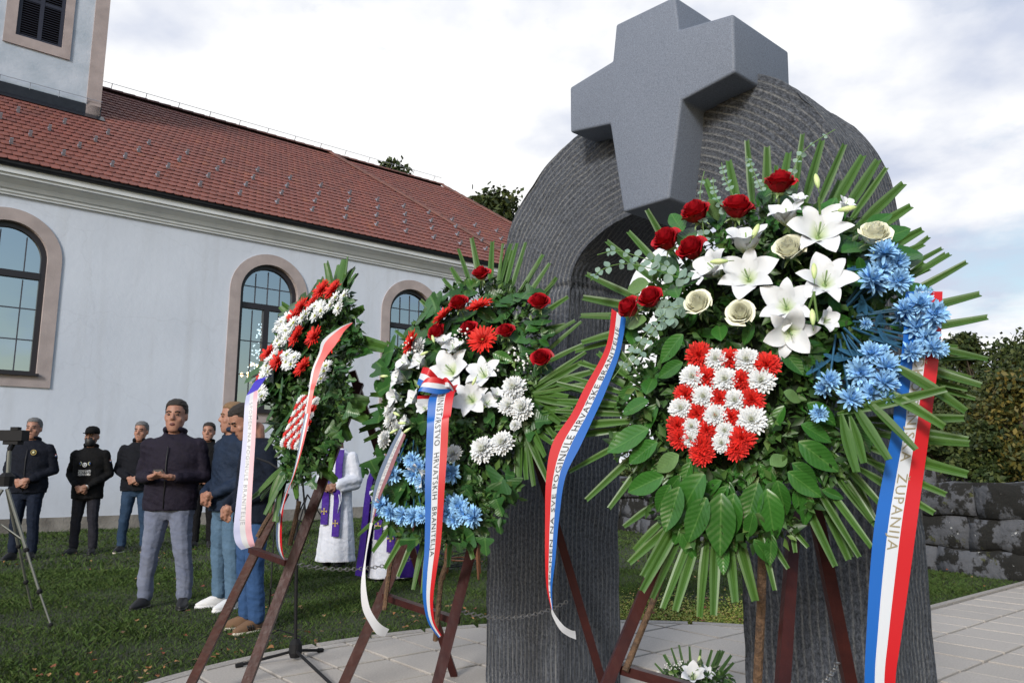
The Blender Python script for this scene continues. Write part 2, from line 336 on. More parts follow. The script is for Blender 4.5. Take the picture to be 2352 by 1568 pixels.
for wi, (sc, z0) in enumerate(WIN):
    # surround, 3 cm proud, with reveals
    mb = MB(); K_ = 24; inn = [(sc-HW, z0)]+[(sc-HW*math.cos(math.pi*k/K_), ZS+HW*math.sin(math.pi*k/K_)) for k in range(K_+1)]+[(sc+HW, z0)]
    out = [(sc-SW, z0-.22)]+[(sc-SW*math.cos(math.pi*k/K_), ZS+SW*math.sin(math.pi*k/K_)) for k in range(K_+1)]+[(sc+SW, z0-.22)]
    n = len(inn); rows = []
    for a, c in zip(inn, out): rows.append([wp(a[0], a[1], -.22), wp(a[0], a[1], .03), wp(c[0], c[1], .03), wp(c[0], c[1], -.01)])
    rows.append(rows[0]); mb.grid(rows); mb.build('window_surround', pink, ch)
    # joints of the surround: thin grooves are fine relief; frame
    f = MB()
    def arcring(r0, r1, za, zb, o0, o1, s_c=sc):
        ii = [(s_c-r0, za)]+[(s_c-r0*math.cos(math.pi*k/K_), ZS+r0*math.sin(math.pi*k/K_)) for k in range(K_+1)]+[(s_c+r0, za)]
        oo = [(s_c-r1, zb)]+[(s_c-r1*math.cos(math.pi*k/K_), ZS+r1*math.sin(math.pi*k/K_)) for k in range(K_+1)]+[(s_c+r1, zb)]
        R = [[wp(a[0], a[1], o0), wp(a[0], a[1], o1), wp(c[0], c[1], o1), wp(c[0], c[1], o0)] for a, c in zip(ii, oo)]; R.append(R[0]); f.grid(R)
    arcring(HW-.1, HW+.002, z0+.1, z0-.01, -.2, -.09)
    TZ = 4.98; cA = wp(sc, TZ, -.125); f.box(cA, (2*HW-.19, .09, .13), (Dd, Dn, UP))
    if wi: f.box(wp(sc-.02, (z0+TZ)/2, -.125), (.13, .09, TZ-z0-.13), (Dd, Dn, UP))
    f.box(wp(sc, z0+.02, -.02), (2*HW+.06, .24, .05), (Dd, Dn, UP))
    fo = f.build('window', brown, ch)
    # panes: upper arch and lower lights
    pn = MB(); P = [wp(sc-(HW-.1)*math.cos(math.pi*k/K_), ZS+(HW-.1)*math.sin(math.pi*k/K_), -.15) for k in range(K_+1)]
    P = [wp(sc-HW+.1, TZ+.06, -.15)]+P+[wp(sc+HW-.1, TZ+.06, -.15)]; pn.add(P[::-1], [tuple(range(len(P)))]); pn.build('pane', glass, fo)
    xs_ = [(-HW+.1, HW-.1)] if wi == 0 else [(-HW+.1, -.085), (.045, HW-.1)]
    for a, c in xs_:
        pn = MB(); pn.add([wp(sc+a, z0+.1, -.15), wp(sc+c, z0+.1, -.15), wp(sc+c, TZ-.065, -.15), wp(sc+a, TZ-.065, -.15)], [(3, 2, 1, 0)]); pn.build('pane', glass, fo)
    gb = []
    for x in ((-.3, 0, .3) if wi else (-.12, .33, -.5)):
        h = ZS+math.sqrt((HW-.1)**2-x*x); gb.append((sc+x, (TZ+h)/2, .022, h-TZ-.1))
    for x in ((-.34, .3) if wi else (-.12, .33, -.5)): gb.append((sc+x, (z0+TZ)/2, .022, TZ-z0-.2))
    for x, z, w_, h in gb: q = MB(); q.box(wp(x, z, -.142), (w_, .014, h), (Dd, Dn, UP)); q.build('glazing_bar', bar_m, fo)
    for z in ([5.45] if wi else [])+[z0+.1+(TZ-z0-.15)*k/3 for k in (1, 2)]:
        q = MB(); q.box(wp(sc, z, -.1435), (2*HW-.2, .014, .022), (Dd, Dn, UP)); q.build('glazing_bar', bar_m, fo)
# interior: dark room with warm chandelier
im = mat('church_interior', (.05, .03, .026), .9, c2=(.09, .045, .035), vs=.6)
mb = MB(); a0, a1 = S0+.2, S1-.2
for P, z_ in (([wp(a0, 0, -3.2), wp(a1, 0, -3.2)], 0),):
    mb.add([wp(a0, .3, -3.2), wp(a1, .3, -3.2), wp(a1, 6.9, -3.2), wp(a0, 6.9, -3.2)], [(0, 1, 2, 3)])
mb.add([wp(a0, .3, -.3), wp(a1, .3, -.3), wp(a1, .3, -3.2), wp(a0, .3, -3.2)], [(0, 1, 2, 3)])
mb.build('inner_wall', im, ch)
lamp_m = D.materials.new('lamp_bulb'); lamp_m.use_nodes = True; t, A, K, b = nodes(lamp_m); b.inputs['Emission Color'].default_value = (1, .62, .25, 1); b.inputs['Emission Strength'].default_value = 14
crystal = D.materials.new('crystal'); crystal.use_nodes = True; t, A, K, b = nodes(crystal); b.inputs['Base Color'].default_value = (.9, .95, 1, 1); b.inputs['Roughness'].default_value = .1; b.inputs['Emission Color'].default_value = (.8, .95, 1, 1); b.inputs['Emission Strength'].default_value = 2.2  # emission paints a sparkle into the drops; only the bulbs are lamps
brass = mat('brass', (.45, .26, .08), .3, metal=1)
def chandelier(s, z, off):
    c = wp(s, z, off); e0 = empty('chandelier', c); tag(e0, 'lit crystal chandelier hanging inside behind the middle arched window', 'chandelier')
    mb = MB(); mb.tube([c+UP*1.6, c-UP*.1], .012)
    for k in range(10):
        a = k*.628; q = c+Vector((math.cos(a), math.sin(a), 0))*.42; mb.tube([c-UP*.05, c+(q-c)*.5-UP*.14, q], .01, 5)
    mb.build('arm', brass, e0)
    mb = MB()
    for k in range(10):
        a = k*.628; mb.ball(c+Vector((math.cos(a)*.42, math.sin(a)*.42, .07)), .035)
    for k in range(6): mb.ball(c+Vector((math.cos(k*1.05)*.2, math.sin(k*1.05)*.2, .32)), .03)
    mb.build('bulb', lamp_m, e0)
    mb = MB()
    for k in range(90):
        r_ = random.uniform(.02, .34); h_ = random.uniform(0, 1); mb.ball(c+Vector((math.cos(k*2.4)*r_*(1-h_*.7), math.sin(k*2.4)*r_*(1-h_*.7), h_*1.35)), .022, 5)
    mb.build('crystal_drop', crystal, e0)
_p = on(594, 868, wp(0, 0, -1.0), Dn); chandelier((_p-WALL0).dot(Dd), _p.z, -1.0)
# cornice, gutter
mb = MB(); prof = [(0, 6.50), (.05, 6.50), (.05, 6.55), (.075, 6.55), (.075, 6.60), (.11, 6.62), (.16, 6.70), (.25, 6.78), (.30, 6.80), (.30, 6.86), (.34, 6.86), (.34, 7.0), (0, 7.0)]
mb.grid([[wp(S0, z, o) for o, z in prof], [wp(S1+.1, z, o) for o, z in prof]]); o_ = mb.build('cornice', corn, ch)
mb = MB(); pr = [(.36+.075*math.cos(a), 7.05+.075*math.sin(a)) for a in np.linspace(math.pi, 2*math.pi, 9)]+[(.445, 7.07), (.425, 7.07)]
mb.grid([[wp(S0, z, o) for o, z in pr], [wp(S1+.3, z, o) for o, z in pr]]); mb.box(wp((S0+S1)/2, 7.035, .32), (S1-S0, .1, .07), (Dd, Dn, UP)); mb.build('gutter', guttm, ch)
# ---- roof
EO, EZ, RA, RZ = .42, 7.07, -6.5, 12.18
sl = Vector((0, 0, 0))+(-Dn)*(EO-RA)+UP*(RZ-EZ); LS = sl.length; Q = sl.normalized(); RN = Dd.cross(Q).normalized()
if RN.z < 0: RN = -RN
def rp(s, q, h=0.): return wp(s, EZ, EO)+Dd*s*0+Q*q+RN*h
def hipS(q): return 12.42+(8.94-12.42)*(q/LS)
tile_m = mat('roof_tile', (.25, .072, .058), .65, icol=[(0, (.17, .058, .044)), (.5, (.21, .070, .052)), (.85, (.24, .082, .058)), (.93, (.28, .10, .05)), (1, (.14, .054, .046))], c2=(.14, .056, .054), vs=1.2, bump=.3, bs=50, spec=.4)
tile_o = mat('roof_tile_single', (.225, .074, .056), .65, c2=(.165, .057, .046), vs=2.2, bump=.3, bs=50, spec=.4, obj=.22)
base_m = mat('roof_batten', (.03, .016, .014), .9)
mb = MB(); mb.add([rp(S0, 0), rp(hipS(0), 0), rp(hipS(LS), LS), rp(S0, LS)], [(0, 1, 2, 3)])
mb.add([rp(S0, LS), rp(hipS(LS), LS), rp(hipS(LS), LS)-Dn*7-UP*5, rp(S0, LS)-Dn*7-UP*5], [(0, 1, 2, 3)])
roof = mb.build('roof', base_m, ch)
TWs, ROW = .18, .30
def tverts():          # x along Dd, y up the slope, z normal
    o = [(-.086, .19), (-.086, .03), (-.06, .0), (-.025, -.016), (.025, -.016), (.06, 0), (.086, .03), (.086, .19)]
    v = [(x, y, .030-.05*(y+.02)) for x, y in o]; v += [(x, y, z-.016) for x, y, z in v]
    v[0] = (-.086, .36, .0); v[7] = (.086, .36, .0); v[8] = (-.086, .36, -.016); v[15] = (.086, .36, -.016)
    return v, [(0, 1, 2, 3, 4, 5, 6, 7)[::-1]]+[(k, k+1, 9+k, 8+k) for k in range(0, 7)]
tv, tf = tverts(); tmesh = mesh('roof_tile', tv, tf, tile_o, False)
Bm = Matrix((Dd, Q, RN)).transposed()
cells = []
nr = int(LS/ROW)
for r_ in range(nr):
    q = r_*ROW; s = S0+5+(TWs/2 if r_ % 2 else 0)
    while s < 14.5:
        cells.append((r_, s, q)); s += TWs
TOWS0 = None
towp = on(225, 272, rp(0, 0), RN); TS = (towp-WALL0).dot(Dd); TO = (towp-WALL0).dot(Dn)
def roofok(s, q): return not (s < TS and (EO-(q/LS)*(EO-RA)) < TO) 
main = [(s, q) for r_, s, q in cells if s < hipS(q)-.05 and roofok(s, q)]
vis = [c for c in main if c[0] > -1.9]
vis.sort(key=lambda c: (rp(*c)-CAM).length); near = set(vis[:300])
for s, q in vis[:300]:
    M = Bm.to_4x4(); M.translation = rp(s, q, .012+random.uniform(-.002, .003)); o = link('roof_tile', tmesh, roof); o.matrix_local = Matrix.Translation(-wloc(roof)) @ M
def tiles(lst, name, parent, h=.012):
    a = np.array([[rp(s, q, h+random.uniform(-.002, .003))[:] for s, q in lst]])[0]; B = np.array([Dd[:], Q[:], RN[:]]); tvn = np.array(tv) @ B
    V = (a[:, None, :]+tvn[None]).reshape(-1, 3); nv = len(tv); Fs = []
    for f in tf: Fs.append(np.array(f)[None]+np.arange(len(a))[:, None]*nv)
    V_ = V.tolist(); F_ = Fs[0].tolist()+np.concatenate(Fs[1:]).tolist()
    return tag(link(name, mesh(name, V_, F_, tile_m, False), parent), kind='stuff')
tiles([c for c in main if c not in near], 'roof_tile', roof)
def hip2(q): return 17.2+(13.73-17.2)*(q/LS)
lo = [(s, q) for r_ in range(nr) for q in [r_*ROW] for s in np.arange(9, 18, TWs)+(TWs/2 if r_ % 2 else 0) if hipS(q)-.1 < s < hip2(q)]
mb = MB(); mb.add([rp(hipS(0), 0, -.05), rp(hip2(0), 0, -.05), rp(hip2(LS), LS, -.05), rp(hipS(LS), LS, -.05)], [(0, 1, 2, 3)])
hb = rp(hip2(LS), LS, -.05); mb.add([hb, rp(hip2(0), 0, -.05), rp(hip2(0), 0, -.05)-Dn*14+Dd*2], [(0, 1, 2)]); r2 = mb.build('choir_roof', base_m, ch)
tiles(lo, 'choir_roof_tile', r2, -.035)
# ridge and hip caps
cap_m = mat('ridge_cap', (.17, .066, .052), .7, c2=(.09, .045, .04), vs=3, bump=.3, bs=40)
def caps(p, q, par, n):
    for k in range(n):
        a = p.lerp(q, k/n); b_ = p.lerp(q, (k+1.12)/n); mb = MB(); d = (b_-a).normalized(); X = d.cross(UP).normalized(); Y = X.cross(d); rows = []
        for pt, r in ((a, .1), (b_, .12)): rows.append([pt+X*math.cos(t)*r+Y*math.sin(t)*r*.8 for t in np.linspace(0, math.pi, 7)])
        mb.grid(rows); mb.build('ridge_cap', cap_m, par)
caps(rp(1.5, LS, .02), rp(hipS(LS), LS, .02), roof, 22); caps(rp(hipS(0), .05, .02), rp(hipS(LS), LS, .02), roof, 26)
caps(rp(hipS(LS), LS, -.03), rp(hip2(LS), LS, -.03), r2, 14); caps(rp(hip2(0), .05, -.03), rp(hip2(LS), LS, -.03), r2, 26)
zinc = mat('zinc', (.32, .36, .44), .5, metal=.2)
mb = MB(); pts = [rp(s, LS, .26) for s in np.linspace(1.5, 13.6, 30)]; mb.tube(pts, .008, 5)
for s in np.arange(1.9, 13.6, .95): mb.tube([rp(s, LS, .08), rp(s, LS, .27)], .01, 5)
mb.build('lightning_conductor', zinc, ch)
gmesh = MB(); gmesh.box((0, 0, .07), (.06, .02, .14)); gmesh.box((0, .06, .035), (.06, .14, .008)); gmesh = gmesh.mesh('snow_guard', zinc, False)
for row, (x0, y0) in enumerate(((48, 660), (135, 625), (222, 597), (290, 567))):
    p = on(x0*.508, y0*.508, rp(0, 0), RN); s0 = (p-WALL0).dot(Dd); q0 = (p-rp(0, 0)).dot(Q)
    for k in range(-1, 24):
        s = s0+k*.93
        if s < -1.9 or s > 16: continue
        par, hh = (roof, .03) if s < hipS(q0) else (r2, -.01)
        if s > hip2(q0)-.2 or not roofok(s, q0+.3): continue
        M = Bm.to_4x4(); M.translation = rp(s, q0, hh); o = link('snow_guard', gmesh, par); o.matrix_local = Matrix.Translation(-wloc(par)) @ M
# ---- tower
def tp(s, z, off=0.): return WALL0+Dd*s+Dn*(TO+off)+UP*z
def ts(u, v): p = on(u, v, tp(0, 0), Dn); return (p-WALL0).dot(Dd), p.z
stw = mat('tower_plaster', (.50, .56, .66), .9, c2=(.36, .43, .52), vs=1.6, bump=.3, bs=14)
zb = towp.z-.5
(wl, zl), (wr, zr) = ts(35, 82), ts(142, 110); zo = (zl+zr)/2; (ol, zq), (orr, zq2) = ts(5, 97), ts(160, 137); zu = (zq+zq2)/2
mb = MB(); top = zo+3.0
for s0, s1, za, zc in ((TS-5.2, wl, zb, 19), (wl, wr, zb, zo), (wl, wr, top, 19), (wr, TS, zb, 19)): mb.add([tp(s0, za), tp(s1, za), tp(s1, zc), tp(s0, zc)], [(0, 1, 2, 3)])
mb.add([tp(TS, zb), tp(TS, zb)-Dn*5.2, tp(TS, 19)-Dn*5.2, tp(TS, 19)], [(0, 1, 2, 3)])
mb.add([tp(TS-5.2, 19), tp(TS, 19), tp(TS, 19)-Dn*5.2, tp(TS-5.2, 19)-Dn*5.2], [(0, 1, 2, 3)])
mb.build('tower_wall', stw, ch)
pw = TS-ts(192, 262)[0]
mb = MB(); mb.box(tp(TS-pw/2+.03, (zb+19)/2+.1, -.1), (pw, .3, 19-zb), (Dd, Dn, UP)); mb.build('corner_pilaster', pink, ch)
mb = MB()
for s0, s1, za, zc in ((ol, wl, zu, top+.3), (wr, orr, zu, top+.3), (wl, wr, zu, zo)): mb.box(tp((s0+s1)/2, (za+zc)/2, .0), (s1-s0, .08, zc-za), (Dd, Dn, UP))
mb.build('belfry_surround', pink, ch)
shm = mat('shutter_paint', (.02, .022, .04), .5)
mb = MB(); cw = (wr-wl); fz = top-zo
for x in (wl+.04, (wl+wr)/2, wr-.04): mb.box(tp(x, zo+fz/2, -.05), (.09, .07, fz), (Dd, Dn, UP))
for z_ in (zo+.04, zo+1.05, zo+2.1): mb.box(tp((wl+wr)/2, z_, -.052), (cw, .06, .08), (Dd, Dn, UP))
sh = mb.build('shutter', shm, ch)
for hx in (0, 1):
    a = wl+.09+hx*(cw/2-.045); b_ = a+cw/2-.135
    z_ = zo+.12
    while z_ < top-.1:
        mb = MB(); P = [tp(a, z_, -.02), tp(b_, z_, -.02), tp(b_, z_+.035, -.1), tp(a, z_+.035, -.1)]; Pk = [p-UP*.012 for p in P]
        mb.add(P+Pk, [(0, 1, 2, 3), (7, 6, 5, 4), (0, 4, 5, 1)]); mb.build('slat', shm, sh); z_ += .062
mb = MB(); mb.add([tp(wl, zo, -.12), tp(wr, zo, -.12), tp(wr, top, -.12), tp(wl, top, -.12)], [(0, 1, 2, 3)]); mb.build('shutter_back', base_m, ch)
mb = MB(); fq = (towp-rp(0, 0)).dot(Q)
mb.add([rp(TS-5, fq-.32, .05), rp(TS+.12, fq-.32, .05), rp(TS+.12, fq+.02, .06), rp(TS-5, fq+.02, .06)], [(0, 1, 2, 3)]); mb.box(tp(TS-2.5, towp.z+.14, .03), (5.1, .04, .3), (Dd, Dn, UP)); mb.build('flashing', guttm, ch)
mb = MB(); mb.tube([tp(TS-5, towp.z+.42, .1), tp(TS+.05, towp.z+.42, .1)], .008, 5)
for k in range(8): mb.tube([tp(TS-.3-k*.62, towp.z+.2, .02), tp(TS-.3-k*.62, towp.z+.43, .1)], .01, 5)
mb.build('wire', zinc, ch)
# ================================================================ monument
Yc = 2.84; KS = Yc/3.1; Mu = Vector((.66, -.75, 0)).normalized(); Mb = Vector((.75, .66, 0)).normalized(); MC = Vector((.466*Yc, Yc, 0)); MT = .51
def mp(s, z, b=0.): return MC+Mu*(s*KS)+Mb*(b*KS)+UP*(1.2+(z-1.2)*KS if z > .2 else -.05+z)
outl = [(-2.43, 0), (-2.42, 1), (-2.39, 1.9), (-2.33, 2.35), (-2.21, 2.71), (-2.07, 2.90), (-1.86, 3.05), (-1.6, 3.15), (-1.3, 3.2), (-1.0, 3.2), (-.75, 3.17), (-.5, 3.11), (-.25, 2.93), (-.07, 2.64), (-.02, 2.3), (-.02, 1.6), (-.03, .8), (-.03, 0)]
out = cr(outl, 160)
innl = [(-1.80, 0), (-1.77, 1.2), (-1.70, 2.0), (-1.675, 2.25)]+[(-1.15-.525*math.cos(t), 2.25+.31*math.sin(t)) for t in np.linspace(0, math.pi, 13)[1:-1]]+[(-.625, 2.25), (-.625, 2.0), (-.63, 1.2), (-.63, 0)]
inn = cr(innl, 160)
# match samples by arc fraction so that radial rows run from opening to outline
def resamp(P, n):
    P = np.array(P); d = np.r_[0, np.cumsum(np.linalg.norm(np.diff(P, axis=0), axis=1))]; t = np.linspace(0, d[-1], n)
    return np.stack([np.interp(t, d, P[:, 0]), np.interp(t, d, P[:, 1])], 1)
def split(P, zs):        # left leg, arch, right leg
    P = np.array(P); k = [i for i in range(len(P)) if P[i][1] >= zs]; return P[:k[0]+1], P[k[0]:k[-1]+1], P[k[-1]:]
NL, NA, NR = 110, 150, 26
def seq(P):
    a, b_, c_ = split(P, 2.26); a = resamp(a, NL); b_ = resamp(b_, NA); c_ = resamp(c_, NL); return np.concatenate([a, b_[1:-1], c_])
so_, si_ = seq(out), seq(inn); NT = len(so_)
from mathutils import noise as mn
def groove(t):             # chisel grooves: t across the rows
    return 0
rows = []; uvs = []; ST = 44
for i in range(NT):
    o_, i_ = so_[i], si_[i]; c_ = (o_+i_)/2; ring = []; ur = []
    nrm = (o_-i_); nl = np.linalg.norm(nrm); nrm = nrm/nl
    loop = []
    for j in range(84): f_ = j/84; loop.append((i_+(o_-i_)*f_, 0., 0, f_*nl))          # front, opening -> outline
    for j in range(80): f_ = j/80; loop.append((o_, MT*f_, 1, nl+MT*f_))              # outer side
    for j in range(24): f_ = j/24; loop.append((o_+(i_-o_)*f_, MT, 2, nl+MT+nl*f_))
    for j in range(80): f_ = j/80; loop.append((i_, MT*(1-f_), 3, 2*nl+MT+MT*f_))
    for (p, b_, side_, uu) in loop:
        z = p[1]; q = Vector((p[0]*3, z*3, b_*3))
        # vertical rows on the legs, concentric rows on the arch: uu itself runs across them
        gr = -abs(math.sin(math.pi*(uu/.036+.5*mn.noise(Vector((uu*5, z*.8, side_))))))*.005*(.5+mn.noise(q*1.3+Vector((9, 9, 9)))**2*3)
        rough = .014*mn.noise(q*1.4)+.006*mn.noise(q*4+Vector((5, 1, 2)))
        edge = 0
        d_ = gr+rough
        if z > 2.24 and z < 2.275: d_ -= .012
        dirv = {0: -Mb, 1: Mu*nrm[0]+UP*nrm[1], 2: Mb, 3: -(Mu*nrm[0]+UP*nrm[1])}[side_]
        v = mp(p[0], z, b_)+dirv*d_
        # chipped arrises
        kk = (side_, )
        ring.append(v); ur.append((uu, i/NT))
    rows.append(ring); uvs += ur
mb = MB(); mb.grid(rows, closed=True, uv=uvs)
granite = mat('rough_granite', (.060, .064, .072), .8, bump=0, spec=.5); t, A, K, b = nodes(granite)
uvn = A('ShaderNodeUVMap'); sp = A('ShaderNodeSeparateXYZ'); K(uvn.outputs[0], sp.inputs[0]); tcn = A('ShaderNodeTexCoord')
nz = A('ShaderNodeTexNoise'); nz.inputs['Scale'].default_value = 60; nz.inputs['Detail'].default_value = 8; nz.inputs['Roughness'].default_value = .75; K(tcn.outputs['Object'], nz.inputs[0])
nb = A('ShaderNodeTexNoise'); nb.inputs['Scale'].default_value = 7; nb.inputs['Detail'].default_value = 5; K(tcn.outputs['Object'], nb.inputs[0])
stn = A('ShaderNodeTexNoise'); stn.inputs['Scale'].default_value = 1; stn.inputs['Detail'].default_value = 6; stn.inputs['Roughness'].default_value = .65; svm = A('ShaderNodeVectorMath'); svm.operation = 'MULTIPLY'; svm.inputs[1].default_value = (130, 420, 1); K(uvn.outputs[0], svm.inputs[0]); K(svm.outputs[0], stn.inputs[0])
def mm(op, a, c_=None, A=A, K=K):
    m = A('ShaderNodeMath'); m.operation = op
    for k, v in enumerate((a, c_)):
        if v is None: continue
        if isinstance(v, (int, float)): m.inputs[k].default_value = v
        else: K(v, m.inputs[k])
    return m.outputs[0]
wob = mm('MULTIPLY', nb.outputs[0], .012); g_ = mm('ADD', sp.outputs[0], wob); g_ = mm('MULTIPLY', g_, 2*math.pi/.036); g_ = mm('COSINE', g_)
st = mm('MULTIPLY', mm('POWER', mm('ABSOLUTE', mm('MULTIPLY', mm('ADD', g_, 1), .5)), 5), mm('MULTIPLY', nb.outputs[0], 1.3))
hi = mm('MULTIPLY', st, mm('POWER', stn.outputs[0], 2.0))
cmb = mm('ADD', mm('MULTIPLY', nz.outputs[0], .5), mm('MULTIPLY', stn.outputs[0], .5)); r = A('ShaderNodeValToRGB'); K(cmb, r.inputs[0]); r.color_ramp.elements[0].position = .42; r.color_ramp.elements[0].color = (.020, .024, .033, 1); r.color_ramp.elements[1].position = .66; r.color_ramp.elements[1].color = (.135, .15, .185, 1)
mxn = A('ShaderNodeMix'); mxn.data_type = 'RGBA'; K(mm('MULTIPLY', hi, 1.9), mxn.inputs[0]); K(r.outputs[0], mxn.inputs[6]); mxn.inputs[7].default_value = (.30, .30, .29, 1); K(mxn.outputs[2], b.inputs['Base Color'])
bu = A('ShaderNodeBump'); bu.inputs['Strength'].default_value = .8; bu.inputs['Distance'].default_value = .008; K(mm('ADD', mm('ADD', nz.outputs[0], mm('MULTIPLY', stn.outputs[0], 1.2)), mm('MULTIPLY', st, .4)), bu.inputs['Height']); K(bu.outputs[0], b.inputs['Normal'])
mon = empty('stone_monument', mp(-1.2, 0, .28)); tag(mon, 'dark rough granite arch monument with a smooth grey cross set into its top', 'monument')
inner_m = granite
mb.build('arch_block', granite, mon, smooth=True)
cross_m = mat('smooth_granite', (.13, .14, .165), .6, spec=.4); t, A, K, b = nodes(cross_m); tcn = A('ShaderNodeTexCoord'); nz = A('ShaderNodeTexNoise'); nz.inputs['Scale'].default_value = 190; nz.inputs['Detail'].default_value = 6; nz.inputs['Roughness'].default_value = .8; K(tcn.outputs['Object'], nz.inputs[0])
r = A('ShaderNodeValToRGB'); K(nz.outputs[0], r.inputs[0]); r.color_ramp.elements[0].position = .36; r.color_ramp.elements[0].color = (.10, .118, .158, 1); r.color_ramp.elements[1].position = .64; r.color_ramp.elements[1].color = (.21, .24, .305, 1); K(r.outputs[0], b.inputs['Base Color'])
bu = A('ShaderNodeBump'); bu.inputs['Strength'].default_value = .15; bu.inputs['Distance'].default_value = .003; K(nz.outputs[0], bu.inputs['Height']); K(bu.outputs[0], b.inputs['Normal'])
CR = [(-1.113, 3.56), (-.725, 3.535), (-.712, 3.345), (-.404, 3.285), (-.412, 2.995), (-.712, 2.972), (-.805, 2.495), (-1.094, 2.50), (-1.172, 3.011), (-1.465, 3.062), (-1.464, 3.335), (-1.144, 3.36)]
import bmesh
bm = bmesh.new(); f0 = [bm.verts.new(mp(s, z, -.2)) for s, z in CR]; f1 = [bm.verts.new(mp(s, z, .30)) for s, z in CR]; n = len(CR)
bm.faces.new(f0[::-1]); bm.faces.new(f1)
for k in range(n): bm.faces.new((f0[k], f0[(k+1) % n], f1[(k+1) % n], f1[k]))
bmesh.ops.recalc_face_normals(bm, faces=bm.faces)
bmesh.ops.bevel(bm, geom=[e for e in bm.edges], offset=.013, segments=4, profile=.5, affect='EDGES')
me = D.meshes.new('cross'); bm.to_mesh(me); bm.free(); me.materials.append(cross_m); me.polygons.foreach_set('use_smooth', [True]*len(me.polygons)); link('cross', me, mon)
# ================================================================ stone wall on the right
rock_m = mat('lichen_stone', (.10, .105, .12), .95, c2=(.05, .055, .066), vs=4, bump=1, bs=18, obj=.15); t, A, K, b = nodes(rock_m)
tcn = A('ShaderNodeTexCoord'); prev = b.inputs['Base Color'].links[0].from_socket
for sc_, p0, p1, col in ((3.1, .485, .53, (.010, .010, .009, 1)), (9, .66, .70, (.42, .43, .43, 1)), (5.5, .62, .68, (.05, .055, .015, 1))):
    nz = A('ShaderNodeTexNoise'); nz.inputs['Scale'].default_value = sc_; nz.inputs['Detail'].default_value = 7; nz.inputs['Roughness'].default_value = .65
    va = A('ShaderNodeVectorMath'); va.inputs[1].default_value = (sc_, sc_*2, 1); g_ = A('ShaderNodeNewGeometry'); K(g_.outputs['Position'], va.inputs[0]); K(va.outputs[0], nz.inputs[0])
    r = A('ShaderNodeMapRange'); K(nz.outputs[0], r.inputs[0]); r.inputs[1].default_value = p0; r.inputs[2].default_value = p1
    m_ = A('ShaderNodeMix'); m_.data_type = 'RGBA'; K(r.outputs[0], m_.inputs[0]); K(prev, m_.inputs[6]); m_.inputs[7].default_value = col; prev = m_.outputs[2]
K(prev, b.inputs['Base Color'])
core_m = mat('wall_core', (.02, .02, .02), 1)
def stone(c, sx, sy, sz, ax, par, jag=.055):
    mb = MB(); n = (5, 3, 4); V = {}; F = []; X, Y, Z = ax; sd_ = random.random()*50
    def vid(i, j, k):
        if (i, j, k) not in V:
            p = Vector(((i/(n[0]-1)-.5), (j/(n[1]-1)-.5), (k/(n[2]-1)-.5)))
            ed = sum(1 for a_, m_ in ((i, n[0]-1), (j, n[1]-1), (k, n[2]-1)) if a_ in (0, m_))
            sh_ = 1-.025*(ed-1); q = c+X*(p.x*sx*sh_)+Y*(p.y*sy*sh_)+Z*(p.z*sz*sh_); nn = mn.noise_vector(q*4+Vector((sd_, 0, 0))); q = q+nn*jag
            V[(i, j, k)] = len(mb.V); mb.V.append(q); mb.uv.append((0, 0))
        return V[(i, j, k)]
    for a_ in range(3):
        for e_ in (0, n[a_]-1):
            o = [x for x in range(3) if x != a_]
            for i in range(n[o[0]]-1):
                for j in range(n[o[1]]-1):
                    q = []
                    for di, dj in ((0, 0), (1, 0), (1, 1), (0, 1)):
                        idx = [0, 0, 0]; idx[a_] = e_; idx[o[0]] = i+di; idx[o[1]] = j+dj; q.append(vid(*idx))
                    if (e_ == 0) != (a_ == 1): q = q[::-1]
                    mb.F.append(tuple(q)); mb.mi.append(0)
    return mb.build('stone', rock_m, par, smooth=True)
def stonewall(A0, A1, h, th, label, courses, w0, w1, cap=True):
    e0 = empty('stone_wall', A0); tag(e0, label, 'stone wall'); d = (A1-A0); Ln = d.length; X = d.normalized(); Y = X.cross(UP)
    mb = MB(); mb.box((A0+A1)/2+UP*h*.45, (Ln-.06, th-.14, h*.9), (X, Y, UP)); mb.build('wall_core', core_m, e0)
    z = -.06
    for ci in range(courses):
        hh = (h+.06)/courses*random.uniform(.9, 1.1); s = -random.uniform(0, .3)
        if ci == courses-1: hh = h-z
        while s < Ln:
            wd = random.uniform(w0, w1)
            if s > -.5: stone(A0+X*(s+wd/2)+UP*(z+hh/2)+Y*random.uniform(-.04, .04), wd*.99, th, hh*.995, (X, Y, UP), e0)
            s += wd
        z += hh
G1, G2 = Vector((1.9, 16.4, 0)), Vector((7.2, 5.6, 0))
stonewall(G1, G2, 1.04, .5, 'long grey stone wall with black moss and white lichen beside the path', 3, .6, 1.25)
G3, G4 = Vector((3.2, 17.0, 0)), Vector((12.5, 12.8, 0))
stonewall(G3, G4, 1.18, .45, 'second low dark stone wall standing behind the lichen covered one', 4, .35, .8)
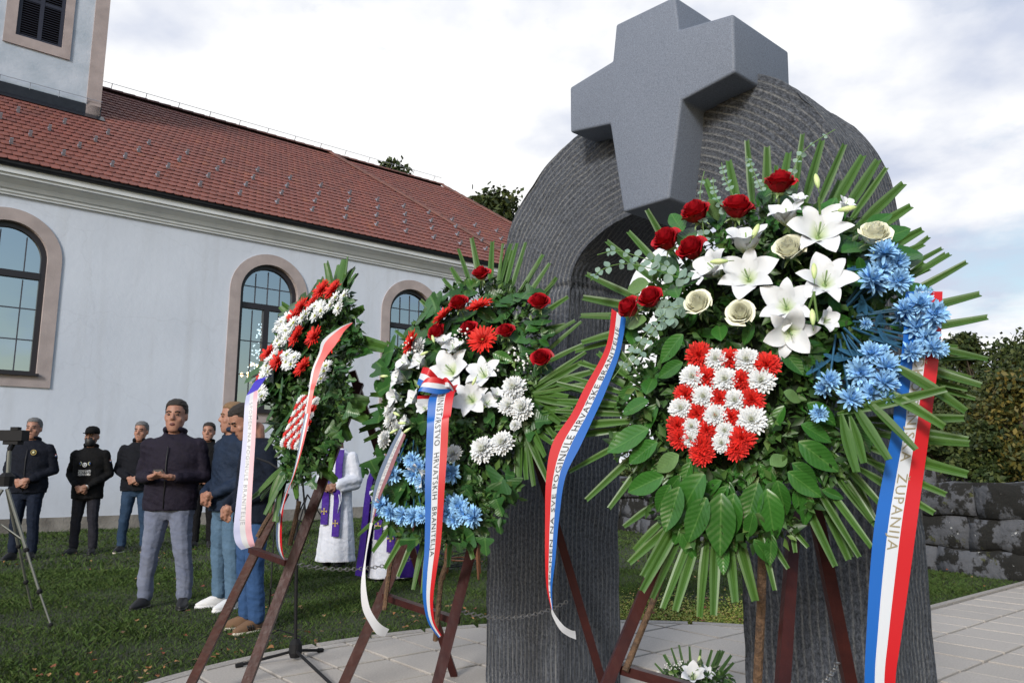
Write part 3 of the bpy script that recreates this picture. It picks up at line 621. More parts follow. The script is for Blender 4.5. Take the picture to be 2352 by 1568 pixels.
# ================================================================ trees
bark = mat('bark', (.06, .045, .03), .95, bump=.8, bs=30)
def leafm(name, cols): return mat(name, cols[0], .6, icol=[(i/(len(cols)-1), c) for i, c in enumerate(cols)], spec=.3)
dark_l = leafm('dark_leaf', [(.015, .028, .008), (.04, .06, .015), (.07, .085, .02)])
mid_l = leafm('green_leaf', [(.012, .024, .007), (.03, .05, .012), (.07, .085, .02)])
gold_l = leafm('autumn_leaf', [(.02, .035, .01), (.055, .065, .015), (.15, .11, .02)])
def tree(x, y, h, r, m, label, n=5200, leaf=.13, seed=0, low=.25, group=None, lobes=17):
    rg = np.random.default_rng(seed); e0 = empty('tree', (x, y, 0)); tag(e0, label, 'tree', group)
    rd = random.Random(seed); mb = MB(); b0 = Vector((x, y, -.1)); top = b0+Vector((rd.uniform(-.3, .3), rd.uniform(-.3, .3), h*.8))
    pts = [b0, b0.lerp(top, .3)+Vector((.1, .05, 0)), b0.lerp(top, .65), top]; mb.tube(pts, [h*.03, h*.022, h*.014, .02], 8)
    C = []
    for k in range(lobes):
        a = rd.uniform(0, 6.28); f_ = rd.uniform(low, 1.0)**.8; rr = r*math.sin(math.pi*min(1, .25+.7*f_))*rd.uniform(.2, 1.0)
        c = b0+Vector((math.cos(a)*rr, math.sin(a)*rr, h*f_)); C.append((c, r*rd.uniform(.18, .48)))
        s_ = b0.lerp(top, f_*.7); mb.tube([s_, s_.lerp(c, .5)+UP*.1, c], [h*.01, h*.006, .01], 5)
    mb.build('trunk', bark, e0)
    ctr = np.array([c[:] for c, _ in C]); rad = np.array([q for _, q in C]); w_ = rad**2; idx = rg.choice(len(C), n, p=w_/w_.sum())
    v = rg.normal(size=(n, 3)); v /= np.linalg.norm(v, axis=1)[:, None]; rr = rad[idx]*rg.uniform(.25, 1.12, n)**.6
    cl = rg.normal(size=(n//14+1, 3))*.16*r; P = ctr[idx]+v*rr[:, None]*np.array([1, 1, .8])+cl[np.arange(n)//14]*.5
    a = rg.normal(size=(n, 3)); a /= np.linalg.norm(a, axis=1)[:, None]; b_ = np.cross(a, rg.normal(size=(n, 3))); b_ /= np.linalg.norm(b_, axis=1)[:, None]
    L_ = leaf*rg.uniform(.6, 1.4, n)[:, None]; V = np.stack([P-a*L_*.5, P+b_*L_*.3, P+a*L_*.55, P-b_*L_*.3], 1).reshape(-1, 3)
    link('crown', mesh('crown', V, np.arange(n*4).reshape(-1, 4), m, False), e0)
def tX(px, Y): return (px-1176)/1788*Y
tree(tX(1138, 30), 30, 11.75, 2.3, dark_l, 'dark tree rising between the church roof and the monument', 5200, .26, 3, .4)
tree(tX(884, 34), 34, 15.1, 1.5, dark_l, 'treetop just showing above the church ridge', 3000, .26, 5, .5)
specs = [(2125, 19, 3.9, 1.7, 1), (2190, 21, 4.1, 1.8, 0), (2240, 19, 4.6, 1.0, 1), (2290, 22, 3.9, 1.6, 0), (2345, 19, 4.3, 1.4, 1), (2400, 21, 4.6, 1.8, 1), (2150, 15.5, 2.3, 1.1, 0), (2232, 14.5, 2.5, .8, 1), (2300, 15.5, 2.9, 1.2, 0), (2352, 14.5, 3.0, 1.0, 2), (2440, 16, 4.2, 1.6, 0), (2180, 26, 4.8, 2.6, 0), (2330, 27, 4.9, 1.8, 2), (1480, 24, 2.6, 1.6, 0), (1620, 22, 2.8, 1.8, 1), (1900, 25, 3.8, 2.2, 0), (2030, 24, 4.0, 2.2, 0), (2480, 24, 5.2, 2.6, 1), (2240, 32, 4.9, 2.2, 0), (2375, 31, 6.4, 2.0, 1)]
kinds = ['dark green tree', 'olive green tree', 'yellowing autumn tree']; LM = [dark_l, mid_l, gold_l]
extra = ['seen just right of the monument', 'second from the monument in the back row', 'with the feathery top above its neighbours', 'behind the middle of the right-hand thicket', 'near the right edge of the thicket', 'beyond the right edge of the thicket', 'low beside the monument', 'low in front of the thicket', 'bushy at the front of the thicket', 'bushy near the right end of the wall', 'in front past the right end of the wall', 'deep behind the gap by the monument', 'deep behind the centre of the thicket', 'behind the stone wall seen through the arch', 'behind the right leg of the monument', 'hidden mostly by the large wreath', 'behind the large wreath blue flowers', 'tallest past the right edge', 'farthest behind the feathery one', 'farthest on the right']
for i, (px, Y, h, r, k) in enumerate(specs):
    tree(tX(px, Y), Y, h*.95, r, LM[k], kinds[k]+' '+extra[i], 7500, .10 if Y < 18 else .125, 20+i, .12, 'trees in the thicket behind the stone wall')
# ================================================================ easels
wood_m = mat('easel_wood', (.055, .016, .014), .38, c2=(.035, .012, .012), vs=14, bump=.15, bs=30, spec=.2)
stick_m = mat('stake_bark', (.15, .085, .045), .8, c2=(.06, .035, .022), vs=60, bump=.7, bs=80)
chain_m = mat('chain_steel', (.35, .34, .33), .35, metal=.9)
def zat(p0, p1, Y): return p0.lerp(p1, (Y-p0.y)/(p1.y-p0.y))
def leg(mb, p, q, s=.045):       # extend to the ground
    p = Vector(p); q = Vector(q); d = (q-p)
    g = p+d*(-p.z/d.z); mb.beam(p, g+UP*.035, s, s*.8, up=Vector((0, -1, 0))); return g
def easel(label, legs, rung, back, chain, sticks, group='easels', s_=.045):
    p0 = at(*back[0]); e0 = empty('easel', (p0.x, p0.y, 0)); tag(e0, label, 'easel', group)
    for a, c_ in legs: mb = MB(); leg(mb, at(*a), at(*c_), s_); mb.build('leg', wood_m, e0)
    mb = MB(); mb.beam(at(*rung[0]), at(*rung[1]), s_*.85, .028); mb.build('rung', wood_m, e0)
    mb = MB(); leg(mb, at(*back[0]), at(*back[1]), .04); mb.build('leg', wood_m, e0)
    a, c_ = at(*chain[0]), at(*chain[1]); n = int((c_-a).length/.022); mb = MB()
    for k in range(n):
        f_ = (k+.5)/n; p = a.lerp(c_, f_)-UP*(.05*4*f_*(1-f_)); d = (c_-a).normalized(); s_ = UP if k % 2 else d.cross(UP)
        P = []
        for t in np.linspace(0, 2*math.pi, 9)[:-1]: P.append(p+d*math.cos(t)*.0145+s_*math.sin(t)*.0085)
        P.append(P[0]); mb.tube(P, .0024, 4, cap=False)
    mb.build('chain', chain_m, e0)
    return e0
easel('dark brown wooden easel carrying the large front wreath', [((1545, 1200, 2.62), (1400, 1568, 2.44)), ((1826, 1165, 2.55), (1799, 1568, 2.22))], ((1428, 1535, 2.47), (1800, 1640, 2.22)),
      ((1868, 1150, 2.56), (1950, 1568, 2.70)), ((1806, 1562, 2.24), (1925, 1518, 2.66)), [], s_=.034)
easel('dark brown wooden easel carrying the middle wreath', [((962, 1180, 3.82), (796, 1568, 3.66)), ((1112, 1150, 3.62), (1015, 1540, 3.34))], ((872, 1365, 3.76), (1050, 1425, 3.42)),
      ((1195, 930, 3.75), (1375, 1550, 4.05)), ((1058, 1402, 3.43), (1303, 1380, 3.95)), [])
easel('dark brown wooden easel carrying the left side-on wreath', [((655, 1130, 4.35), (446, 1568, 4.22)), ((826, 880, 4.1), (572, 1568, 3.72))], ((578, 1262, 4.30), (662, 1292, 3.88)),
      ((808, 852, 4.14), (957, 1304, 4.45)), ((662, 1290, 3.88), (955, 1278, 4.45)), [])
def stake(pts, r, par_label=None): mb = MB(); mb.tube([at(*p) for p in pts], r, 10); return mb
# ================================================================ flowers and leaves (one mesh of each kind, shared)
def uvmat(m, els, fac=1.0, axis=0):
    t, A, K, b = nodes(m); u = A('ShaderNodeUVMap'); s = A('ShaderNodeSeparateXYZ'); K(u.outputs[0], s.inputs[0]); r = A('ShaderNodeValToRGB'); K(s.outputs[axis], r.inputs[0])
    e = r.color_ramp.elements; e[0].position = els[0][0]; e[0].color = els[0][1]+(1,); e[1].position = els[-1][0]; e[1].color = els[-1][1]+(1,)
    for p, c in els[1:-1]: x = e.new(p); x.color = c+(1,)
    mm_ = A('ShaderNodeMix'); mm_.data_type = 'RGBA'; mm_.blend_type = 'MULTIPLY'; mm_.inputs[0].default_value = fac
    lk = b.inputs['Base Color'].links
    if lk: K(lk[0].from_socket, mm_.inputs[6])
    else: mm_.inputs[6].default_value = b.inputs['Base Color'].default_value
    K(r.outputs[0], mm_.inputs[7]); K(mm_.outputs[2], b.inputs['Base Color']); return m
W1 = (1., 1., 1.)
lily_m = uvmat(mat('lily_petal', (.68, .70, .74), .55, sub=.15), [(0, (.55, .68, .25)), (.16, (.85, .92, .68)), (.3, W1), (1, W1)])
bud_m = uvmat(mat('lily_bud', (.70, .76, .50), .5), [(0, (.45, .62, .28)), (.5, (.95, 1, .75)), (1, (.75, .85, .45))])
redr_m = mat('red_rose_petal', (.46, .008, .018), .5, island=.3, c2=(.26, .004, .01), vs=9, spec=.3)
whr_m = mat('cream_rose_petal', (.87, .87, .73), .6, island=.02)
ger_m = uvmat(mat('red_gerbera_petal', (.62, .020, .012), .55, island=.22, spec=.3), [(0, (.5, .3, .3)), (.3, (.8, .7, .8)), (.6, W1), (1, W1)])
redm_m = mat('red_mum_petal', (.60, .022, .016), .55, island=.4, spec=.3)
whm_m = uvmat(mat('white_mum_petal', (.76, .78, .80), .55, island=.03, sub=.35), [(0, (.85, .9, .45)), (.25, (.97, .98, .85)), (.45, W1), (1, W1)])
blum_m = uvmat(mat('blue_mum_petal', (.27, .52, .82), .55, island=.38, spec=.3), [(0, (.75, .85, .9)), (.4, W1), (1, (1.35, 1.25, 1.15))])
yel_m = mat('daisy_eye', (.30, .34, .03), .8, bump=.6, bs=300); gey_m = mat('gerbera_eye', (.45, .22, .05), .8, bump=.5, bs=300)
grn_m = mat('fresh_stem', (.10, .19, .045), .5); cal_m = mat('calyx', (.26, .38, .16), .55)
blustem_m = mat('dyed_stem', (.03, .12, .24), .5, c2=(.02, .07, .11), vs=8)
palm_m = mat('palm_leaflet', (.058, .135, .022), .42, c2=(.034, .088, .015), vs=4, spec=.45, obj=.25)
palm2_m = mat('palm_leaflet_dull', (.06, .125, .035), .5, c2=(.036, .08, .022), vs=4, spec=.4, obj=.25)
for q_ in (palm_m, palm2_m):
    uvmat(q_, [(0, (.8, .8, .8)), (.07, (1.1, 1.1, 1.1)), (.12, (.88, .88, .88)), (.3, W1), (.36, (.82, .85, .8)), (.47, (.95, .95, .95)), (.5, (.6, .7, .5)), (.53, (1.05, 1.05, 1.05)), (.66, (.85, .85, .85)), (.72, W1), (.9, (.85, .85, .85)), (1, (1.15, 1.1, 1.))])
def leafmat(name, c, rough, obj=.3):
    m = mat(name, c, rough, c2=tuple(x*.65 for x in c), vs=11, spec=.5, obj=obj); t, A, K, b = nodes(m)
    u = A('ShaderNodeUVMap'); s = A('ShaderNodeSeparateXYZ'); K(u.outputs[0], s.inputs[0])
    ab = mm('ABSOLUTE', mm('SUBTRACT', s.outputs[1], .5, A, K), None, A, K)
    rib = A('ShaderNodeMapRange'); K(ab, rib.inputs[0]); rib.inputs[1].default_value = .014; rib.inputs[2].default_value = .035; rib.inputs[3].default_value = 1; rib.inputs[4].default_value = 0
    sv = mm('SINE', mm('MULTIPLY', mm('SUBTRACT', s.outputs[0], mm('MULTIPLY', ab, .5, A, K), A, K), 52, A, K), None, A, K)
    vr = A('ShaderNodeMapRange'); K(sv, vr.inputs[0]); vr.inputs[1].default_value = .93; vr.inputs[2].default_value = 1; vr.inputs[4].default_value = .3
    mxv = mm('MAXIMUM', rib.outputs[0], vr.outputs[0], A, K); m_ = A('ShaderNodeMix'); m_.data_type = 'RGBA'; K(mm('MULTIPLY', mxv, .30, A, K), m_.inputs[0]); K(b.inputs['Base Color'].links[0].from_socket, m_.inputs[6]); m_.inputs[7].default_value = (.14, .27, .07, 1); K(m_.outputs[2], b.inputs['Base Color'])
    bu = A('ShaderNodeBump'); bu.inputs['Strength'].default_value = .12; bu.inputs['Distance'].default_value = .002; K(sv, bu.inputs['Height']); K(bu.outputs[0], b.inputs['Normal']); return m
laur_m = leafmat('laurel_leaf', (.032, .125, .018), .3); laurl_m = leafmat('laurel_underside', (.12, .22, .075), .5); ivy_m = leafmat('ivy_leaf', (.028, .095, .022), .35, .4)
euc_m = mat('eucalyptus_leaf', (.19, .29, .24), .6, c2=(.12, .20, .17), vs=12, obj=.25)
fil_m = mat('filler_leaf', (.02, .055, .012), .45, icol=[(0, (.012, .034, .008)), (.5, (.034, .088, .018)), (.9, (.065, .14, .028)), (1, (.12, .20, .05))])
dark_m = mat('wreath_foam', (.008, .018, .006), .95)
gyp_m = mat('gypsophila', (.82, .83, .82), .7)
def petalgrid(path, hw, cup, nt=8, nw=4, rot=0., wav=0., ph=0., u0=0., u1=1., twist=0.):
    P = []; UV = []
    for i in range(nt+1):
        t = i/nt; r, z = path(t); r2, z2 = path(min(t+.02, 1.02)); r0, z0_ = path(max(t-.02, 0)); d = Vector((r2-r0, 0, z2-z0_)); d = d.normalized() if d.length > 1e-6 else Vector((1, 0, 0)); nrm = Vector((-d.z, 0, d.x)); row = []
        for j in range(nw+1):
            x = (j/nw-.5)*2; h = hw(t)
            row.append(Vector((r, x*h, z))+nrm*(cup(t)*x*x*h+wav*math.sin(t*9+ph+x*2)*h*abs(x))); UV.append((u0+(u1-u0)*t, j/nw))
        P.append(row)
    c, s = math.cos(rot), math.sin(rot)
    return [[Vector((p.x*c-p.y*s, p.x*s+p.y*c, p.z)) for p in r] for r in P], UV
def mk_lily(seed, opening=1.):
    rd = random.Random(seed); mb = MB()
    for k in range(6):
        inner = k % 2; wd = .37 if inner else .26; o_ = opening*rd.uniform(.85, 1.12); rec = rd.uniform(.25, .7)
        def path(t, o_=o_, rec=rec): return (.02+t*(.35+.62*o_)*(1 if t < .7 else 1-.10*(t-.7)), -.62+1.15*t**.75*(1.25-o_*.62)-rec*max(0, t-.55)**2*2.2)
        g, uv = petalgrid(path, lambda t, wd=wd: wd*max(.02, math.sin(math.pi*min(1, t**.72*.97+.03))**.85), lambda t: .30-.75*max(0, t-.55), 10, 6, k*math.pi/3+rd.uniform(-.08, .08), .12, rd.uniform(0, 6))
        if not inner: g = [[p-Vector((0, 0, .03)) for p in r] for r in g]
        mb.grid(g, 0, uv)
    for k in range(6): a = k*1.047+.5; mb.tube([(0, 0, -.5), (math.cos(a)*.1, math.sin(a)*.1, -.15), (math.cos(a)*.14, math.sin(a)*.14, -.02)], .006, 4, 1)
    mb.tube([(0, 0, -.5), (.02, .02, .15)], [.02, .03], 5, 1); mb.tube([(0, 0, -.95), (0, 0, -.55)], [.03, .07], 6, 1)
    return mb.mesh('lily', [lily_m, cal_m])
def mk_rose(seed, m):
    rd = random.Random(seed); mb = MB()
    def pet(R, H, z0, wrap, rot, flare, mt=0):
        P = []; ph = rd.uniform(0, 6)
        for i in range(8):
            v = i/7; row = []
            for j in range(9):
                u = j/4-1; a = u*wrap; r = R*(.30+.70*math.sin(min(1, v*1.15)*math.pi/2)**.7)*(1-.08*u)+flare*max(0, v-.55)**2*3.2+.02*math.sin(u*5+ph)*v
                z = z0+H*v-(.22*u**4+.03*math.sin(u*7+ph))*H*v-flare*max(0, v-.8)*1.2
                row.append(Vector((math.cos(a+rot)*r, math.sin(a+rot)*r, z)))
            P.append(row)
        mb.grid(P, mt)
    a = 0
    for n, R, H, z0, wrap, fl in ((3, .13, .95, -.42, 1.7, 0), (4, .22, .98, -.48, 1.35, .02), (4, .33, .98, -.54, 1.2, .06), (5, .45, .98, -.62, 1.05, .14), (5, .57, .92, -.66, .95, .24), (6, .66, .80, -.66, .85, .42)):
        for k in range(n): a += 6.283/n; pet(R*rd.uniform(.94, 1.06), H*rd.uniform(.93, 1.05), z0, wrap, a, fl*rd.uniform(.6, 1.3))
        a += .7
    mb.ball((0, 0, -.66), (.34, .34, .2), 8, 1); mb.tube([(0, 0, -.8), (0, 0, -1.5)], .06, 6, 1)
    for k in range(5):
        g, uv = petalgrid(lambda t: (.15+.62*t, -.78-.1*t+.12*math.sin(t*3)), lambda t: .13*(1-t)**.7+.005, lambda t: .2, 4, 2, k*1.257); mb.grid(g, 1, uv)
    return mb.mesh('rose', [m, cal_m])
def mk_multi(layers, m, eye=None, em=None, seed=0, nt=4, jit=.09, name='flower', curve=.15):
    rd = random.Random(seed); mb = MB(); nl = len(layers)
    for li, (n, R, el, hw, z0) in enumerate(layers):
        off = rd.uniform(0, 3)
        for k in range(n):
            e_ = math.radians(el)+rd.uniform(-jit, jit)*1.6; r_ = R*rd.uniform(.88, 1.07); cu = curve*rd.uniform(.3, 1.6)
            def path(t, e_=e_, r_=r_, cu=cu): return (.05+r_*t*math.cos(e_+cu*t), z0+r_*t*math.sin(e_+cu*t))
            g, uv = petalgrid(path, lambda t: hw*(.35+.65*math.sin(math.pi*min(1, .15+t*.62)))*(1 if t < .86 else (.72 if t < .99 else .28)), lambda t: .55, nt, 2, off+k*6.283/n+rd.uniform(-jit, jit), 0, 0, 0, R)
            mb.grid(g, 0, uv)
    if eye: mb.ball((0, 0, .02), (eye, eye, eye*.5), 10, 1)
    return mb.mesh(name, [m]+([em] if em else [cal_m]))
MUM = [(22, 1.0, -8, .15, -.06), (22, .97, 6, .15, -.01), (20, .88, 19, .14, .01), (17, .74, 33, .125, .02), (14, .56, 47, .11, .03), (11, .4, 62, .09, .04), (8, .28, 76, .07, .05)]
SPI = [(24, 1.0, -6, .12, -.05), (22, .95, 9, .12, 0), (20, .88, 20, .11, .01), (17, .82, 32, .08, .02), (13, .62, 50, .07, .03), (9, .42, 70, .06, .04)]
GER = [(26, 1.0, 2, .10, -.03), (24, .9, 10, .095, 0), (22, .42, 28, .05, .02), (16, .26, 50, .04, .03)]
DAI = [(17, 1.0, -4, .13, -.02), (13, .9, 8, .12, 0)]
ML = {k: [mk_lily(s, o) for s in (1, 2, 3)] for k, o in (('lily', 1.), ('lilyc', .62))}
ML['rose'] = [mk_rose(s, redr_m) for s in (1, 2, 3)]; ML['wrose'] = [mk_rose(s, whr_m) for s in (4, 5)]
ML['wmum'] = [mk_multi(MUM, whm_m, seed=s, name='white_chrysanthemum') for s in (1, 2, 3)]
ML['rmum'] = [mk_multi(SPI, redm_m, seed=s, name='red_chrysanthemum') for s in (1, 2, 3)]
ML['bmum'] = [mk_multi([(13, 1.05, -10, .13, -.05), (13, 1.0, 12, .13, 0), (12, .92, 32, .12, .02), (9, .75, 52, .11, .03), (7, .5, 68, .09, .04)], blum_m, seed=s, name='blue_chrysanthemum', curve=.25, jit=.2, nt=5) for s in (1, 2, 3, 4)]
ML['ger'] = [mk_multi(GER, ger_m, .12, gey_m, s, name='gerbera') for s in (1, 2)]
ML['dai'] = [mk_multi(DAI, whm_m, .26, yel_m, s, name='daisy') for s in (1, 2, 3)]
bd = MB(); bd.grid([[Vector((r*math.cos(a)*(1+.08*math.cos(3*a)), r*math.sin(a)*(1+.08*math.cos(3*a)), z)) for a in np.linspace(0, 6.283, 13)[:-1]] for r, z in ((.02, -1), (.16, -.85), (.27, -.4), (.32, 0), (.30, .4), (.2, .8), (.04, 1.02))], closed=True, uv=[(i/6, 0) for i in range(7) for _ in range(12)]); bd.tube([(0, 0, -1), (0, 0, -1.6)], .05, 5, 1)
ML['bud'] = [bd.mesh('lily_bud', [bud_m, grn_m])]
FN = {'lily': 'lily', 'lilyc': 'lily', 'rose': 'red_rose', 'wrose': 'cream_rose', 'wmum': 'white_chrysanthemum', 'rmum': 'red_chrysanthemum', 'bmum': 'blue_chrysanthemum', 'ger': 'gerbera', 'dai': 'daisy', 'bud': 'lily_bud'}
def blade_mesh(bend, m, split_=False):
    G = []; UV = []
    for i in range(8):
        t = i/7; w_ = .28+.72*math.sin(min(1, t*1.9)*math.pi/2) if t < .5 else 1-.38*((t-.5)/.5)**1.2; row = []
        for j, (x, z) in enumerate(((-.5, .0), (-.27, -.05), (-.03, -.22), (0, -.26), (.03, -.22), (.27, -.05), (.5, 0))):
            row.append(Vector((x*w_, t+(.012*abs(x)*2 if i == 7 else 0), z*w_*1.0+bend*t*t*12))); UV.append((x+.5, t))
        G.append(row)
    mb = MB(); mb.grid(G, 0, UV); mb.grid([[p-Vector((0, 0, .05)) for p in r][::-1] for r in G], 0, [UV[i*7+6-j] for i in range(8) for j in range(7)])
    return mb.mesh('palm_leaflet', m, False)
BL = [blade_mesh(b_, palm_m) for b_ in (0, .08, -.1, -.05)]; BL2 = [blade_mesh(b_, palm2_m) for b_ in (0, -.03)]
def leaf_mesh(hw, fold, droop, m, name, prof=None, curl=0):
    G = []; UV = []; n = 9
    for i in range(n+1):
        t = i/n; h = hw*(prof(t) if prof else math.sin(math.pi*(t**.85*.97+.02))**.8); row = []
        for j in range(7):
            x = j/3-1; row.append(Vector((x*h, t, fold*abs(x)*h+droop*t*t+curl*math.sin(t*8+x)*.012+.01*math.sin(t*30)*abs(x)*curl))); UV.append((t, .5+x*.5*max(h, .02)/hw))
        G.append(row)
    return MB().grid(G, 0, UV).mesh(name, m)
LAU = [leaf_mesh(.21, .35, d_, laur_m, 'laurel_leaf', None, 1) for d_ in (-.1, -.22, .02)]+[leaf_mesh(.23, .2, -.12, laurl_m, 'laurel_leaf', None, 1)]
def ivyprof(t): return .55*(1-t)**.6*(1.25+.45*math.sin(t*9.5+.3))+.02
IVY = [leaf_mesh(.72, f_, d_, ivy_m, 'ivy_leaf', ivyprof, 1.5) for f_, d_ in ((.25, -.15), (.1, -.3), (.4, 0))]
RND = leaf_mesh(.42, .15, -.05, euc_m, 'eucalyptus_leaf')
def basis(base, tip, nrm):
    y = tip-base; Ln = y.length; y = y/Ln; z = (nrm-y*nrm.dot(y)).normalized(); return y.cross(z), y, z, Ln
class Wreath:
    def __init__(s, name, label, ctr, nrm, T, k, cat='wreath', group='funeral wreaths on easels'):
        s.p0 = at(*ctr); s.n = Vector(nrm).normalized(); s.T = T; s.k = k; s.e = empty(name, s.p0); tag(s.e, label, cat, group); s.Y = ctr[2]
    def P(s, x, y, lift=0., T=None): u, v = (T or s.T)(x, y); return on(u, v, s.p0+s.n*lift, s.n)
    def blade(s, tip, base, lift=0., w_=.04, T=None, ms=None, nj=.25):
        a = s.P(base[0], base[1], lift, T); b_ = s.P(tip[0], tip[1], lift+random.uniform(-.01, .03), T)
        nn = s.n+Vector((random.uniform(-nj, nj), 0, random.uniform(-nj, nj))); X, Y, Z, Ln = basis(a, b_, nn); w_ *= random.uniform(.68, 1.0)
        M = Matrix((X*w_, Y*Ln, Z*w_)).transposed().to_4x4(); M.translation = a; link('palm_leaflet', random.choice(ms or BL), s.e, mw=M)
    def leaf(s, base, tip, lift=.03, kind=LAU, wf=1., T=None, nj=.35, name=None, l2=None):
        a = s.P(base[0], base[1], lift, T); b_ = s.P(tip[0], tip[1], lift*.6 if l2 is None else l2, T)
        nn = s.n+Vector((random.uniform(-nj, nj), random.uniform(-.1, .1), random.uniform(-nj, nj))); X, Y, Z, Ln = basis(a, b_, nn)
        me = random.choice(kind) if isinstance(kind, list) else kind
        M = Matrix((X*Ln*wf, Y*Ln, Z*Ln)).transposed().to_4x4(); M.translation = a; return link(me.name.split('.')[0], me, s.e, mw=M)
    def flower(s, kind, x, y, r, tx=0., ty=0., lift=.11, T=None, k=None, roll=None, sq=1.):
        p = s.P(x, y, lift, T); rm = r*(k or s.k)/1788*p.y*1.0; z = (s.n+Vector((tx, 0, ty))).normalized(); a = Vector((1, 0, 0)); X = (a-z*a.dot(z)).normalized(); Y = z.cross(X)
        M = Matrix((X*rm, Y*rm, z*rm*sq)).transposed().to_4x4() @ Matrix.Rotation(random.uniform(0, 6.28) if roll is None else roll, 4, 'Z'); M.translation = p
        return link(FN[kind], random.choice(ML[kind]), s.e, mw=M)
    def bud(s, x, y, x2, y2, r, lift=.17, T=None):      # pointed from base (x2,y2) to the tip direction
        p = s.P(x, y, lift, T); q = s.P(x2, y2, lift, T); z = (p-q).normalized(); rm = r*s.k/1788*p.y; X = z.cross(s.n).normalized(); Y = z.cross(X)
        M = Matrix((X*rm, Y*rm, z*rm)).transposed().to_4x4(); M.translation = p; link('lily_bud', ML['bud'][0], s.e, mw=M)
    def fill(s, poly, n, size, lift=.03, m=None, spread=.05, ctr=None, name='foliage', T=None):
        xs = [p[0] for p in poly]; ys = [p[1] for p in poly]; V = np.zeros((n, 6, 3)); i = 0; Z = np.array(s.n[:])
        while i < n:
            x = random.uniform(min(xs), max(xs)); y = random.uniform(min(ys), max(ys))
            if not inpoly(x, y, poly): continue
            p = np.array(s.P(x, y, lift+random.uniform(-spread, spread), T)[:]); d = rng.normal(size=3)+Z*.4; d /= np.linalg.norm(d); c_ = np.cross(d, rng.normal(size=3)+Z); c_ /= np.linalg.norm(c_); L_ = size*random.uniform(.5, 1.3); up = np.cross(c_, d)*L_*.12
            V[i] = [p, p+d*L_*.45+c_*L_*.24+up, p+d*L_, p+d*L_*.45-c_*L_*.24+up, p+d*L_*.45, p]; i += 1
        F = np.concatenate([np.arange(n)[:, None]*6+np.array(q) for q in ((0, 1, 2, 4), (0, 4, 2, 3))]); tag(link(name, mesh(name, V.reshape(-1, 3), F, m or fil_m, False), s.e), kind='stuff')
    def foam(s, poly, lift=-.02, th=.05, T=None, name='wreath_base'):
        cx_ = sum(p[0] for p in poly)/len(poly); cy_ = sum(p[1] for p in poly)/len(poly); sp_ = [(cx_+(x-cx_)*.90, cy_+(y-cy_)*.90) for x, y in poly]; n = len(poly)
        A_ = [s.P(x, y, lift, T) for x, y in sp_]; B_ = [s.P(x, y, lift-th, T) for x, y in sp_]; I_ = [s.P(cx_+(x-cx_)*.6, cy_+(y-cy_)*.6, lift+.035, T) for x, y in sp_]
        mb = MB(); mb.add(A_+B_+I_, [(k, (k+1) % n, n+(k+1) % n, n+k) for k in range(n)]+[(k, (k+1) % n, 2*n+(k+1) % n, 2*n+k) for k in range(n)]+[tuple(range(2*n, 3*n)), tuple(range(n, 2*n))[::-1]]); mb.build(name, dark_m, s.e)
    def scatter(s, poly, n, size, kind, c, lift=(.03, .09), name=None, avoid=(), T=None):
        xs = [p[0] for p in poly]; ys = [p[1] for p in poly]; i = 0
        while i < n:
            x = random.uniform(min(xs), max(xs)); y = random.uniform(min(ys), max(ys))
            if not inpoly(x, y, poly) or any(inpoly(x, y, a) for a in avoid): continue
            a = math.atan2(y-c[1], x-c[0])+random.gauss(0, .6); q = size*random.uniform(.7, 1.25); s.leaf((x, y), (x+math.cos(a)*q, y+math.sin(a)*q), random.uniform(*lift), kind, 1., T); i += 1
    def stem(s, a, b_, r=.003, m=None, la=.03, lb=.1, T=None, sag=0.):
        p, q = s.P(a[0], a[1], la, T), s.P(b_[0], b_[1], lb, T); mb = MB(); mb.tube([p, p.lerp(q, .5)+UP*sag, q], r, 5); mb.build('stem', m or grn_m, s.e)
    def gyp(s, pts, r, n, lift=.12, T=None, sz=.0035):
        mb = MB()
        for x, y in pts:
            for k in range(n):
                a = random.uniform(0, 6.28); q = r*math.sqrt(random.random()); p = s.P(x+math.cos(a)*q, y+math.sin(a)*q, lift+random.uniform(-.02, .03), T); mb.ball(p, sz*random.uniform(.6, 1.4), 5)
        tag(mb.build('gypsophila', gyp_m, s.e), kind='stuff')
    def sprig(s, pts, r0, T=None, lift=.13, n=9):
        C = cr([(x, y) for x, y in pts], 14); W_ = [s.P(x, y, lift, T) for x, y in C]; mb = MB(); mb.tube(W_, .0016, 5); o = mb.build('eucalyptus_sprig', grn_m, s.e)
        for k in range(n):
            t = (k+random.uniform(-.3, .3))/n*12.5; t = max(0, t); i = int(t); p = W_[i].lerp(W_[i+1], t-i); d = (W_[i+1]-W_[i]).normalized(); side_ = d.cross(s.n).normalized(); q = r0*(.55+.45*(1-k/n) if True else 1)*random.uniform(.8, 1.2)
            for sg in (-1, 1):
                tp_ = p+(side_*sg+d*.35+s.n*random.uniform(-.5, .5)).normalized()*q; X, Y, Z, Ln = basis(p, tp_, s.n+Vector((random.uniform(-.8, .8), 0, random.uniform(-.8, .8)))); M = Matrix((X*Ln*1.15, Y*Ln, Z*Ln)).transposed().to_4x4(); M.translation = p
                lf = D.objects.new('eucalyptus_leaf', RND); COL.objects.link(lf); lf.parent = o; lf.matrix_local = Matrix.Translation(-wloc(o)) @ M
